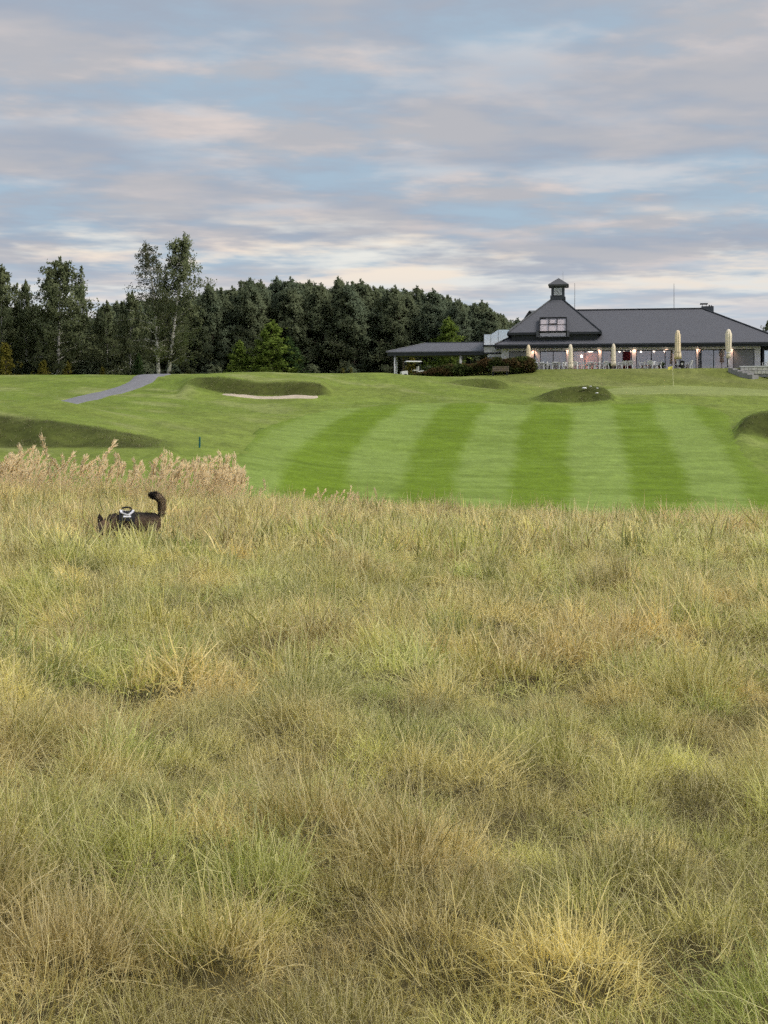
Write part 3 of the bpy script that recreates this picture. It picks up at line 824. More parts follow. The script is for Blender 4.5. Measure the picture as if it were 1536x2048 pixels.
# shaggy longer grass on the steep bank and bunker faces and along the edge of the mown ground
def face_grass():
    g = np.random.default_rng(5)
    ii = np.nonzero((FM.ravel() > 0.3) & (GY.ravel() < 134))[0]
    rep = np.repeat(ii, 2)[g.random(2 * len(ii)) < .55]
    x = GX.ravel()[rep] + g.uniform(-.25, .25, len(rep)); y = GY.ravel()[rep] + g.uniform(-.25, .25, len(rep))
    t = np.array([.050, .062, .016]) * (0.6 + 0.9 * g.random((len(x), 1))) + np.array([.03, .02, .0]) * fbm(x * .4, y * .4, 9, 3)[:, None]  # dark grass tint that also carries the painted shade of the faces
    s = g.uniform(.28, .60, len(x)) * np.clip(FM.ravel()[rep], .5, 1); nf = len(x)
    # loose wisps where the rough ends
    xe = g.uniform(-14, 16, 2600); ye = rough_edge(CX + xe / 40 * F) + np.abs(g.normal(0, 2.2, 2600)); pe = CX + xe / ye * F; 
    te = np.array([.24, .24, .08]) * (0.8 + .5 * g.random((2600, 1)))
    x = np.concatenate([x, xe]); y = np.concatenate([y, ye]); t = np.concatenate([t, te]); s = np.concatenate([s, g.uniform(.45, .95, 2600)])
    n_ = len(x)
    return np.stack([x, y, H(x, y)], 1), np.stack([0 * x, np.abs(g.normal(0, .3, n_)), g.uniform(0, 6.28, n_)], 1), np.stack([s, s, s], 1), np.where(np.arange(n_) < nf, g.integers(4, 6, n_), g.integers(0, 4, n_)), t
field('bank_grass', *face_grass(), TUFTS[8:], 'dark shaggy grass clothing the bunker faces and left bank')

# tall straw-coloured feather grass with plumes
def mat_straw():
    return mat_leaf('plume_straw', (.84, .66, .38), (1.0, .84, .55), 0.5)
def plume_mesh(seed):
    g = np.random.default_rng(seed); V, Q, R = [], [], []
    def quad(p, d, w, l, r):
        d = d / np.linalg.norm(d); s = np.cross(d, g.normal(0, 1, 3)); s /= np.linalg.norm(s) + 1e-9
        b = len(V); V.extend([p - s * w * .3, p + s * w * .3, p + d * l + s * w * .25, p + d * l - s * w * .25]); Q.append((b, b + 1, b + 2, b + 3)); R.append(r)
    Hs = g.uniform(0.95, 1.3); bend = g.uniform(.08, .42); az = g.uniform(0, 6.28)
    f = lambda t: np.array([math.cos(az) * bend * t ** 2.2, math.sin(az) * bend * t ** 2.2, Hs * t - .35 * bend * t ** 4])
    for i in range(7):
        a, b = f(i / 7), f((i + 1) / 7); quad(a, b - a, .012, np.linalg.norm(b - a), .35)
        quad(a, b - a, .012, np.linalg.norm(b - a), .3)
    for i in range(54):
        t = g.uniform(.64, 1.0); p = f(t); w = .030 * math.sin(min(1, (1 - t) / .36 + .12) * math.pi) + .012
        d = (f(min(1, t + .02)) - f(t - .02)); d /= np.linalg.norm(d)
        quad(p + g.normal(0, w * .42, 3) * np.array([1, 1, .4]), d + g.normal(0, .28, 3), .024, g.uniform(.04, .10), g.uniform(.35, 1))
    for i in range(5):
        p = f(g.uniform(.1, .5)); aa = g.uniform(0, 6.28); d = np.array([math.cos(aa) * .7, math.sin(aa) * .7, g.uniform(.5, 1.2)])
        quad(p, d, .014, g.uniform(.25, .45), g.uniform(0, .6)); 
    V = np.array(V); Q = np.array(Q); c = V[Q].mean(1)
    nr = np.stack([c[:, 0] * 3 + g.normal(0, .3, len(c)), c[:, 1] * 3 - .35 + g.normal(0, .3, len(c)), np.full(len(c), .8)], 1)
    gn = np.cross(V[Q[:, 1]] - V[Q[:, 0]], V[Q[:, 2]] - V[Q[:, 0]]); fl = (gn * nr).sum(1) < 0
    Q = np.where(fl[:, None], Q[:, ::-1], Q)
    me = np_mesh('plume', V, Q, MATS['plume_straw'], True, {'rnd': ('FACE', 'FLOAT', R)})
    nv = np.zeros_like(V); nv[Q] = (nr / np.linalg.norm(nr, axis=1, keepdims=True))[:, None]
    me.normals_split_custom_set_from_vertices(nv.tolist())
    return me
mat_straw()
PLUMES = [plume_mesh(400 + i) for i in range(8)]
def plumes():
    g = np.random.default_rng(17)
    px = np.concatenate([g.uniform(-260, 478, 640), g.normal(430, 38, 46), g.normal(690, 26, 26), g.normal(560, 45, 10), g.normal(758, 6, 4)])
    d = np.concatenate([g.uniform(38.0, 43.5, 640), g.uniform(39, 43, 46), g.uniform(39.5, 41.5, 40)])
    gap = fbm(px * .012, d * .25, 77, 3); keep = (gap > .36) | (px > 380); keep &= ~((np.abs(px - 210) < 60) & (g.random(len(px)) < .35))
    px, d = px[keep], d[keep]
    s = np.where(px < 490, g.uniform(.62, 1.22, len(px)) ** 1.3, g.uniform(.45, .8, len(px)))
    s *= np.where((px < 490) & (g.random(len(px)) < .10), 1.22, 1.0)
    x = (px - CX) / F * d; n_ = len(x)
    return np.stack([x, d, H(x, d)], 1), np.stack([g.normal(0, .06, n_), .05 + np.abs(g.normal(0, .10, n_)), g.uniform(-.8, .8, n_)], 1), np.stack([s * 1.15, s * 1.15, s], 1), g.integers(0, 8, n_), np.ones((n_, 3))
scatter('feather_grass', *plumes(), PLUMES, 'band of tall pale straw plumes along the rough edge at left')

# ------------------------------------------------------------------ trees
bark_birch = mat_plain('birch_bark', (.52, .50, .46), 0.8, 0.0, 2.0)
def fix_birch(m):
    nd, lk = m.node_tree.nodes, m.node_tree.links
    tc = [n_ for n_ in nd if n_.type == 'TEX_COORD'][0]
    mp = N(nd, 'ShaderNodeMapping'); mp.inputs['Scale'].default_value = (2.0, 2.0, 5.0); lk.new(tc.outputs['Object'], mp.inputs[0])
    nz = N(nd, 'ShaderNodeTexNoise', inp={'Scale': 1.0, 'Detail': 4.0}); lk.new(mp.outputs[0], nz.inputs['Vector'])
    r = ramp(nd, [(0.40, (.035, .03, .025)), (0.5, (.50, .48, .44)), (1.0, (.60, .58, .53))]); lk.new(nz.outputs['Fac'], r.inputs[0])
    lk.new(r.outputs[0], nd['Principled BSDF'].inputs['Base Color'])
fix_birch(bark_birch)
bark_dark = mat_plain('dark_bark', (.10, .08, .06), 0.9, 0.35, 3.0, bump=0.4)
bark_grey = mat_plain('grey_bark', (.19, .165, .13), 0.9, 0.35, 3.0, bump=0.4)
leaf_wood = mat_leaf('leaf_wood', (.155, .185, .105), (.255, .29, .17), 0.5, patch=(.185, .23, .15), pscale=0.10)
leaf_birch = mat_leaf('leaf_birch', (.120, .148, .076), (.25, .28, .145), 0.4)
leaf_thin = mat_leaf('leaf_thin', (.07, .085, .045), (.20, .21, .12), 0.45)
leaf_young = mat_leaf('leaf_young', (.11, .165, .03), (.25, .33, .075), 0.4)
leaf_deep = mat_leaf('leaf_deep', (.035, .07, .025), (.10, .155, .055), 0.35)
leaf_yellow = mat_leaf('leaf_yellow', (.11, .11, .02), (.27, .24, .05), 0.4)
leaf_hedge = mat_leaf('leaf_hedge', (.035, .055, .018), (.12, .15, .05), 0.3, patch=(.125, .085, .04), pscale=0.9)

class Tree:
    def __init__(s, seed):
        s.g = np.random.default_rng(seed); s.w = MB(); s.lp, s.ld, s.ls, s.lr = [], [], [], []
    def leaf(s, p, d, size, r): s.lp.append(p); s.ld.append(d); s.ls.append(size); s.lr.append(r)
    def leaf_mesh(s, name, mat, wind=0.0):
        p = np.array(s.lp); d = np.array(s.ld); sz = np.array(s.ls)[:, None]
        d = d / np.linalg.norm(d, axis=1, keepdims=True)
        side = np.cross(d, s.g.normal(0, 1, d.shape)); side /= np.linalg.norm(side, axis=1, keepdims=True) + 1e-9
        a = p - d * sz * .55; b = p + side * sz * .33; c = p + d * sz * .55; e = p - side * sz * .33
        cz = (p[:, 2].min() + p[:, 2].max()) / 2
        nr = (p - np.array([p[:, 0].mean(), p[:, 1].mean(), cz])) * np.array([1, 1, .45]) + s.g.normal(0, .45, p.shape)
        nr /= np.linalg.norm(nr, axis=1, keepdims=True) + 1e-9
        fl = (np.cross(b - a, c - a) * nr).sum(1, keepdims=True) < 0
        b, e = np.where(fl, e, b), np.where(fl, b, e)
        V = np.stack([a, b, c, e], 1).reshape(-1, 3)
        q = np.arange(len(p) * 4).reshape(-1, 4)
        me = np_mesh(name, V, q, mat, True, {'rnd': ('FACE', 'FLOAT', np.clip(s.lr, 0, 1))})
        # leaves take the rounded shading of the spray they belong to
        me.normals_split_custom_set_from_vertices(np.repeat(nr, 4, 0).tolist())
        return me

def broad_tree(seed, Ht, rad, base, nbr, nleaf, lsize, leafmat, barkmat, trunk_r, shape='oval', droop=0.5, wind=0.0, lean=(0, 0), gap=0.0, up=0.75, spires=0):
    """trunk with rising limbs; leaves hang in strands from the outer limbs, crown thinned, leaf tone uneven at random"""
    T = Tree(seed); g = T.g
    def axis_(t): return np.array([lean[0] * t ** 1.5 + wind * max(0, t - .55) ** 2 * 2.2 + .10 * math.sin(t * 5 + seed), lean[1] * t + .10 * math.cos(t * 4 + seed), Ht * t])
    T.w.tube([axis_(t) for t in np.linspace(0, .97, 9)], [trunk_r * (1 - t) ** .8 + .012 for t in np.linspace(0, .97, 9)], 7)
    per = max(1, nleaf // nbr)
    for i in range(nbr):
        t0 = base + (0.97 - base) * ((i + g.random()) / nbr) ** .9
        k = (t0 - base) / (1 - base)
        if shape == 'cone': prof = (1 - k) ** .85 * .95 + .06
        elif shape == 'flame': prof = min(1, (k + .35) * 1.8) * (1 - k ** 2.6) ** .8 + .06
        else: prof = math.sin(math.pi * min(1, (k * .82 + .16))) ** .7 * (1 - .25 * k) + .05
        ln = rad * prof * g.uniform(.65, 1.15); az = i * 2.39996 + g.normal(0, .3)
        el = up * (0.6 + .6 * k) + g.normal(0, .12)
        d = np.array([math.cos(az) * math.cos(el), math.sin(az) * math.cos(el), math.sin(el)]); p0 = axis_(t0)
        f = lambda t: p0 + d * ln * t + np.array([wind * .22 * t * t * ln, 0, -droop * .42 * ln * t * t])
        T.w.tube([f(0), f(.5), f(1)], [max(.012, trunk_r * .34 * (1 - t0)) , max(.009, trunk_r * .2 * (1 - t0)), .006], 4, cap=False)
        shade = g.normal(.5, .2)
        m_ = int(per * (0.35 + 1.1 * prof) * (0 if g.random() < gap else 1))
        ns = max(1, m_ // 9)
        for _ in range(ns):
            tt = g.uniform(.22, 1.05); o_ = f(tt) + g.normal(0, .16 * (0.4 + ln * .25), 3)
            hang = np.array([wind * .35 + g.normal(0, .25), g.normal(0, .25), -droop * 1.1 + g.normal(.28, .35)])
            hl = g.uniform(.3, 1.0) * (0.35 + .55 * ln * .35)
            sh = shade + g.normal(0, .12)
            for c in range(9):
                q = o_ + hang * hl * (c / 9) + g.normal(0, .07 + .04 * ln * .3, 3)
                T.leaf(q, hang + g.normal(0, .6, 3), lsize * g.uniform(.6, 1.25), sh + g.normal(0, .16))
    # extra wispy leaders that break the outline
    for k in range(spires):
        az = g.uniform(0, 6.28); r0 = rad * g.uniform(.15, .5); zt = Ht * g.uniform(.84, 1.0); zb = zt - Ht * g.uniform(.12, .2)
        b0 = axis_(.75) * np.array([1, 1, 0]) + np.array([math.cos(az) * r0, math.sin(az) * r0, zb]); b1 = b0 + np.array([wind * .35 + g.normal(0, .2), g.normal(0, .2), zt - zb])
        T.w.tube([b0, (b0 + b1) / 2 - np.array([wind * .08, 0, 0]), b1], [.03, .02, .006], 4, cap=False)
        for _ in range(nleaf // 50):
            u_ = g.random() ** .8; w_ = .10 + .42 * (1 - u_)
            q = b0 + (b1 - b0) * u_ + np.array([wind * .25 * (u_ * u_ - u_), 0, 0]) + g.normal(0, w_ * .5, 3)
            T.leaf(q, np.array([wind * .4, 0, .3]) + g.normal(0, .7, 3), lsize * g.uniform(.6, 1.1), g.normal(.5, .22))
    # leader tuft at the top
    for _ in range(max(20, nleaf // 120)):
        t = g.uniform(.90, 1.03); T.leaf(axis_(t) + g.normal(0, .07 + .35 * max(0, 1 - t), 3), np.array([wind * .5, 0, .8]) + g.normal(0, .5, 3), lsize * .9, g.normal(.55, .2))
    return T.w.mesh('trunk', barkmat, True), T.leaf_mesh('crown', leafmat)

def place_tree(name, proto, loc, rz, s, label, group=None, cat='tree', sz=None):
    e = empty(name, loc, rz); e.scale = (s, s, sz or s)
    link('trunk', proto[0], e); link('crown', proto[1], e)
    return tag(e, label, cat, group)

def tree_at(px, d, top, proto_h):
    """ground point below a column and the scale that lifts the tree top to that row"""
    g = ground_px(px, d); g.z -= 0.08
    return g, ((HY - top) / F * d + EYE - g.z) / proto_h

# dense dark wood behind
FOREST = [broad_tree(500 + i, 12.0, 3.3, .06, 78, 20000, .22, leaf_wood, bark_dark, .15, 'flame', .6, -1.1 - .4 * (i % 3), up=.80, spires=8) for i in range(5)]
BIRCH = [broad_tree(540 + i, 13.0, 4.4, .08, 64, 14000, .23, leaf_birch, bark_birch, .15, 'oval', .8, -.25, gap=.06, up=.72, spires=4) for i in range(3)]
ORD = ['first', 'second', 'third', 'fourth', 'fifth', 'sixth', 'seventh', 'eighth', 'ninth', 'tenth', 'eleventh', 'twelfth', 'thirteenth', 'fourteenth', 'fifteenth', 'sixteenth', 'seventeenth', 'eighteenth', 'nineteenth', 'twentieth', 'twenty-first', 'twenty-second', 'twenty-third', 'twenty-fourth', 'twenty-fifth', 'twenty-sixth']
skyline = [(425, 572), (455, 590), (482, 580), (510, 562), (535, 566), (562, 560), (590, 575), (600, 562), (628, 566), (655, 572), (684, 560), (708, 570), (740, 566), (765, 585), (802, 576), (822, 590), (848, 578), (880, 585), (905, 596), (930, 603), (956, 612), (975, 605), (992, 622)]
for i, (px, top) in enumerate(skyline):
    d = 184 + 9 * ((i * 0.37) % 1)
    g, s = tree_at(px, d, top, 12.0)
    w = 0.95 + .12 * ((i * .61) % 1)
    place_tree('treeline_birch', FOREST[i % 5], g, random.uniform(-.5, .5), s * w, 'dark wind-combed tree, %s from the left along the dense treeline right of the tall birches' % ORD[i], 'dark treeline beside the clubhouse', sz=s)
# further rows behind, read as one mass of wood
def wood():
    g = np.random.default_rng(23); pts, scl, rot, var = [], [], [], []
    for row in range(5):
        for px in np.arange(-260, 1075, 26):
            p = px + g.uniform(-11, 11); d = 196 + row * 6 + g.uniform(-2, 2)
            top = np.interp(p, [-260, 0, 30, 60, 190, 230, 300, 420, 560, 700, 850, 950, 1000, 1075], [590, 612, 628, 615, 655, 615, 604, 598, 580, 580, 594, 612, 634, 660]) + g.uniform(-8, 16)
            x = (p - CX) / F * d; z0 = Hf(x, d) - .1
            s = ((HY - top) / F * d + EYE - z0) / 12.0
            pts.append((x, d, z0)); scl.append((s * 1.1, s * 1.1, s)); rot.append((0, 0, g.uniform(-.6, .6))); var.append(g.integers(0, 5))
    # undergrowth
    for k in range(260):
        p = g.uniform(-300, 1040); d = g.uniform(181, 193); x = (p - CX) / F * d; s = g.uniform(.2, .42)
        pts.append((x, d, Hf(x, d) - .8)); scl.append((s * 1.6, s * 1.6, s)); rot.append((0, 0, g.uniform(-.6, .6))); var.append(g.integers(0, 5))
    n_ = len(pts)
    return np.array(pts), np.array(rot), np.array(scl), np.array(var), np.ones((n_, 3))
# crown meshes (leaves only) stand for the trees that melt into the mass
scatter('wood', *wood(), [p[1] for p in FOREST], 'dark mass of wood filling in behind the front trees')

# the looser group at far left
left = [(-40, 186, 600, 0, 1.0, 'dark birch cut by the left picture edge, behind the tallest-crowned neighbour'), (4, 183, 536, 2, .85, 'tall thin-topped birch at the very left edge of the picture'),
        (52, 184, 566, 1, .55, 'slender narrow birch between the left edge tree and the broad dark birch'), (118, 181, 522, 0, 1.1, 'broad dark birch with a rounded top, tallest left of the gap'),
        (160, 185, 575, 2, .6, 'short loose birch hugging the right side of the broad dark birch'), (214, 187, 606, 1, .7, 'low dark tree just right of the sky gap'), (262, 182, 588, 0, .8, 'bushy dark tree left of the white birch stems'),
        (372, 183, 596, 1, .9, 'bushy dark tree right of the white birch stems')]
for px, d, top, k, wd, lab in left:
    g, s = tree_at(px, d, top, 13.0)
    place_tree('birch_tree', BIRCH[k], g, random.uniform(0, 6), s * wd, lab, 'birches at the left of the course', sz=s)
# two tall birches with white stems by the path
tb1 = broad_tree(601, 15.0, 4.3, .17, 64, 8000, .17, leaf_thin, bark_birch, .20, 'oval', .95, -.2, lean=(-1.5, 0), gap=.12, up=.85, spires=3)
g, s = tree_at(320, 160, 488, 15.0)
place_tree('tall_birch', tb1, g, 0, s, 'tall thin-leaved birch with white stem leaning left beside the path')
tb2 = broad_tree(602, 15.0, 4.5, .15, 64, 12000, .20, leaf_birch, bark_birch, .20, 'oval', .9, -.1, lean=(1.6, 0), gap=.08, up=.85, spires=3)
g, s = tree_at(338, 161, 474, 15.0)
place_tree('tall_birch', tb2, g, 0, s, 'tallest birch with white stem leaning right and fuller crown')
# young yellow-green trees in front of the wood
young = broad_tree(620, 6.0, 2.0, .05, 60, 7000, .17, leaf_young, bark_grey, .07, 'cone', .25, 0, up=.5)
young2 = broad_tree(621, 6.0, 1.9, .05, 60, 7000, .17, leaf_deep, bark_grey, .07, 'cone', .25, 0, up=.5)
yel = broad_tree(622, 4.0, 1.6, .06, 34, 2600, .17, leaf_yellow, bark_grey, .05, 'cone', .3, 0, up=.45)
for px, d, top, pr, h, wd, nm, lab in (
    (544, 168, 645, young, 6, 1.75, 'young_tree', 'bright yellow-green young tree with pointed top before the dark wood'),
    (480, 169, 683, young, 6, 1.35, 'young_tree', 'small yellow-green young tree left of the bright pointed one'),
    (577, 169, 676, young2, 6, 1.6, 'young_tree', 'deep green young tree overlapping the right of the bright pointed one'),
    (896, 172, 638, young, 6, 1.3, 'young_tree', 'yellow-green pointed young tree rising behind the carport roof'),
    (10, 166, 688, yel, 4, 1.1, 'larch', 'yellowish young larch at the left picture edge'),
    (86, 165, 722, yel, 4, 1.3, 'shrub', 'low yellow shrub at the foot of the broad dark birch'),
    (134, 166, 724, yel, 4, .9, 'shrub', 'small yellowish shrub right of the low yellow one'),
    (204, 165, 735, yel, 4, 1.0, 'shrub', 'tiny yellow-green shrub under the sky gap'),
    (277, 167, 707, young2, 6, .9, 'shrub', 'dark green shrub left of the white birch stems'),
    (820, 172, 712, yel, 4, .95, 'shrub', 'golden shrub seen through the open carport'),
    (880, 178, 700, young2, 6, 1.3, 'shrub', 'green bush seen through the carport beside the white column')):
    g, s = tree_at(px, d, top, h)
    place_tree(nm, pr, g, random.uniform(0, 6), s * wd, lab, cat='tree' if nm != 'shrub' else 'shrub', sz=s)
fl = broad_tree(640, 1.0, .45, .05, 14, 300, .10, leaf_yellow, bark_grey, .015, 'oval', .2, 0, up=.7)
for px, d, top, lab in ((686, 131, 737, 'small reddish-yellow weed on the crest, left of a taller twin'), (702, 131, 736, 'small yellow weed on the crest nearest the carport')):
    g, s = tree_at(px, d, top, 1.0)
    place_tree('weed', fl, g, 0, s * .9, lab, cat='weed', sz=s)
g, s = tree_at(1545, 215, 640, 13.0)
place_tree('birch_tree', BIRCH[1], g, 1.0, s * .8, 'dark tree peeping out behind the right end of the clubhouse roof', sz=s)

# ------------------------------------------------------------------ clubhouse
M = {}
M['wall'] = mat_plain('grey_render', (.66, .655, .67), 0.85, 0.06, 1.2, bump=0.15)
M['trim'] = mat_plain('dark_trim', (.030, .034, .040), 0.5, 0.15, 3.0)
M['metal'] = mat_plain('slate_metal', (.060, .068, .080), 0.45, 0.15, 2.0)
M['frame'] = mat_plain('window_frame', (.016, .017, .020), 0.4, 0.1, 3.0)
M['white'] = mat_plain('white_plastic', (.70, .70, .69), 0.4, 0.05, 5.0)
M['cream'] = mat_plain('cream_canvas', (.88, .72, .50), 0.85, 0.07, 4.0, bump=0.2)
M['cream2'] = mat_plain('white_canvas', (.90, .79, .62), 0.85, 0.07, 4.0, bump=0.2)
M['black'] = mat_plain('black_plastic', (.016, .016, .017), 0.5, 0.2, 4.0)
M['screen'] = mat_plain('screen_fabric', (.23, .235, .235), 0.7, 0.08, 1.5)
M['stone'] = mat_plain('grey_stone', (.27, .265, .27), 0.9, 0.2, 1.5, bump=0.3)
M['pale'] = mat_plain('pale_stone', (.60, .58, .54), 0.85, 0.2, 2.5, bump=0.3)
M['wood'] = mat_plain('weathered_timber', (.27, .215, .155), 0.8, 0.25, 2.0, bump=0.3)
M['redwood'] = mat_plain('red_brown_timber', (.11, .05, .035), 0.8, 0.25, 2.0)
M['floor'] = mat_plain('room_floor', (.22, .17, .13), 0.6, 0.15, 1.0)
M['room'] = mat_plain('room_wall', (.36, .30, .29), 0.8, 0.1, 1.0)
M['orange'] = mat_plain('orange_wall', (.75, .34, .20), 0.8, 0.1, 1.0)
M['red'] = mat_plain('dark_red_curtain', (.11, .013, .02), 0.8, 0.25, 2.0)
M['curtain'] = mat_plain('pale_curtain', (.52, .51, .49), 0.9, 0.1, 2.0)
M['lamp'] = mat_plain('lamp_glow', (.9, .8, .65), 0.5, 0.0, 1.0, emit=(1.0, .83, .62), estr=3.0)
M['yellow'] = mat_plain('yellow_cloth', (.80, .70, .16), 0.8, 0.08, 6.0)
M['tower_side'] = M['metal']

def roof_mat():
    m = mat_plain('roof_tiles', (.10, .10, .115), 0.6, 0.14, 1.6)
    nd, lk = m.node_tree.nodes, m.node_tree.links
    geo = N(nd, 'ShaderNodeNewGeometry'); wv = N(nd, 'ShaderNodeTexBrick', offset=0.5)
    sx = N(nd, 'ShaderNodeSeparateXYZ'); cx = N(nd, 'ShaderNodeCombineXYZ')
    lk.new(geo.outputs['Position'], sx.inputs[0]); lk.new(sx.outputs[0], cx.inputs[0]); lk.new(sx.outputs[2], cx.inputs[1])
    wv.inputs['Scale'].default_value = 1.0; wv.inputs['Brick Width'].default_value = .30; wv.inputs['Row Height'].default_value = .17; wv.inputs['Mortar Size'].default_value = .012
    wv.inputs['Color1'].default_value = (.110, .112, .128, 1); wv.inputs['Color2'].default_value = (.117, .119, .135, 1); wv.inputs['Mortar'].default_value = (.100, .101, .114, 1)
    lk.new(cx.outputs[0], wv.inputs['Vector'])
    b = nd['Principled BSDF']; lk.new(wv.outputs['Color'], b.inputs['Base Color'])
    bp = N(nd, 'ShaderNodeBump', inp={'Strength': .08, 'Distance': .02}); lk.new(wv.outputs['Fac'], bp.inputs['Height']); bp.invert = True; lk.new(bp.outputs[0], b.inputs['Normal'])
    return m
M['roof'] = roof_mat()
def glass_mat(name, tint, refl, rough=0.02):
    m = bpy.data.materials.new(name); m.use_nodes = True; nd, lk = m.node_tree.nodes, m.node_tree.links; nd.clear()
    tr = N(nd, 'ShaderNodeBsdfTransparent'); tr.inputs[0].default_value = (*tint, 1)
    gl = N(nd, 'ShaderNodeBsdfGlossy', inp={'Roughness': rough}); gl.inputs['Color'].default_value = (.95, .95, .97, 1)
    lw_ = N(nd, 'ShaderNodeLayerWeight', inp={'Blend': .5}); fr = N(nd, 'ShaderNodeMath', operation='POWER'); lk.new(lw_.outputs['Facing'], fr.inputs[0]); fr.inputs[1].default_value = 5.0; ad = N(nd, 'ShaderNodeMath', operation='ADD', use_clamp=True); lk.new(fr.outputs[0], ad.inputs[0]); ad.inputs[1].default_value = refl
    ms = N(nd, 'ShaderNodeMixShader'); lk.new(ad.outputs[0], ms.inputs[0]); lk.new(tr.outputs[0], ms.inputs[1]); lk.new(gl.outputs[0], ms.inputs[2])
    out = N(nd, 'ShaderNodeOutputMaterial'); lk.new(ms.outputs[0], out.inputs[0])
    return m
M['glass'] = glass_mat('window_glass', (.80, .81, .84), .19)
M['sky_glass'] = glass_mat('skylight_glass', (.95, .93, .93), .20)
M['rail_glass'] = glass_mat('balustrade_glass', (.70, .90, .94), .55)

club = empty('clubhouse', (BX, BD, TZ), -BA)
tag(club, 'long grey clubhouse with dark hipped roof, clock turret and terrace windows', 'building')
def part(name, mb, mat, parent=None, smooth=False): return mb.build(name, mat, parent or club, smooth)

def hip(mb, u0, u1, v0, v1, ze, zr, r0, r1, vr, th=.16):
    """hipped roof as a closed slab: eave rectangle, ridge from r0 to r1"""
    top = [(u0, v0, ze), (u1, v0, ze), (u1, v1, ze), (u0, v1, ze), (r0, vr, zr), (r1, vr, zr)]
    bot = [(u0, v0, ze - th), (u1, v0, ze - th), (u1, v1, ze - th), (u0, v1, ze - th)]
    return mb.add(top + bot, [(0, 1, 5, 4), (1, 2, 5), (2, 3, 4, 5), (3, 0, 4), (6, 7, 1, 0), (7, 8, 2, 1), (8, 9, 3, 2), (9, 6, 0, 3), (9, 8, 7, 6)])

uL, uR = U(1003), U(1521)
EV, ZE = -0.95, 2.72          # eave line
ZR = Zt(619, U(1300, 6.0), 6.0)
ru0, ru1 = U(990, EV), U(1578, EV)
main = part('roof', hip(MB(), ru0, ru1, EV, 13.0, ZE, ZR, ru0 + 7.2, U(1405, 6.0), 6.0), M['roof'])
gm_ = MB()                     # gutter and dark fascia, butted under the slab
gm_.box(ru0 - .05, ru1 + .05, EV - .12, EV - .003, ZE - .20, ZE - .05)
gm_.box(ru0 + .02, ru1 - .02, EV + .02, EV + .10, ZE - .42, ZE - .165)
gm_.box(ru0 - .12, ru0 - .003, EV, 13.0, ZE - .20, ZE - .05)
part('gutter', gm_, M['trim'])
rc = MB()
rc.tube([(ru0 + 7.2, 6.0, ZR + .03), (U(1405, 6.0), 6.0, ZR + .03)], .10, 6)
rc.tube([(U(1405, 6.0), 6.0, ZR + .03), (ru1, EV, ZE + .03)], .09, 6)
rc.tube([(ru0, EV, ZE + .03), (ru0 + 7.2, 6.0, ZR + .03)], .09, 6)
part('ridge_cap', rc, M['trim'], main)

# front wall with real openings
OPEN = [(1018, 1054), (1080, 1133), (1145, 1197), (1203, 1264), (1272, 1345), (1349, 1393), (1402, 1456), (1466, 1509)]
WT, WB = 2.10, 0.03
wm = MB(); cur = uL
for a, b in OPEN:
    a, b = U(a), U(b)
    wm.box(cur, a, 0, .30, -.6, ZE - .17)
    wm.box(a, b, 0, .30, WT, ZE - .17); wm.box(a, b, 0, .30, -.6, WB)
    cur = b
wm.box(cur, uR, 0, .30, -.6, ZE - .17)
wm.box(uL, uL + .3, .30, 12.0, -.6, ZE - .17); wm.box(uR - .3, uR, .30, 3.2, -.6, ZE - .17); wm.box(uL + .3, uR + 3.0, 11.7, 12.0, -.6, ZE - .17)
part('wall', wm, M['wall'])
part('room_floor', MB().box(uL + .3, uR - .3, .31, 11.6, -.05, .01), M['floor'])
part('room_ceiling', MB().box(uL + .3, uR - .3, .31, 11.6, ZE - .28, ZE - .18), M['room'])
part('room_wall', MB().box(uL + .31, uR - .31, 5.4, 5.6, .01, ZE - .29).box(U(1200) - .05, U(1200) + .05, .31, 5.39, .01, ZE - .29).box(U(1268) - .05, U(1268) + .05, .31, 5.39, .01, ZE - .29), M['room'])

def window(a, b, cols, screen=False):
    a, b = U(a), U(b)
    fr = MB(); t = .07; y0, y1 = .05, .14
    fr.box(a + .004, a + t, y0, y1, WB + .004, WT - .004); fr.box(b - t, b - .004, y0, y1, WB + .004, WT - .004)
    fr.box(a + t, b - t, y0, y1, WT - t - .02, WT - .004); fr.box(a + t, b - t, y0, y1, WB + .004, WB + t)
    edges = [a + t] + [a + (b - a) * c for c in cols] + [b - t]
    for c in edges[1:-1]: fr.box(c - .04, c + .04, y0 + .002, y1 - .002, WB + t, WT - t - .02)
    w = part('window', fr, M['frame'])
    for i in range(len(edges) - 1):
        x0 = edges[i] + (.04 if i else 0); x1 = edges[i + 1] - (.04 if i < len(edges) - 2 else 0)
        if screen: MB().box(x0, x1, .06, .075, WB + t, WT - t - .02).build('roller_screen', M['screen'], w)
        else: MB().box(x0, x1, .09, .102, WB + t, WT - t - .02).build('pane', M['glass'], w)
    return w
window(1018, 1054, [], True)
window(1080, 1133, [.5]); window(1145, 1197, [.48]); window(1203, 1264, [.45, .70])
window(1272, 1345, [.42, .80]); window(1349, 1393, [.25]); window(1402, 1456, [.47]); window(1466, 1509, [], True)
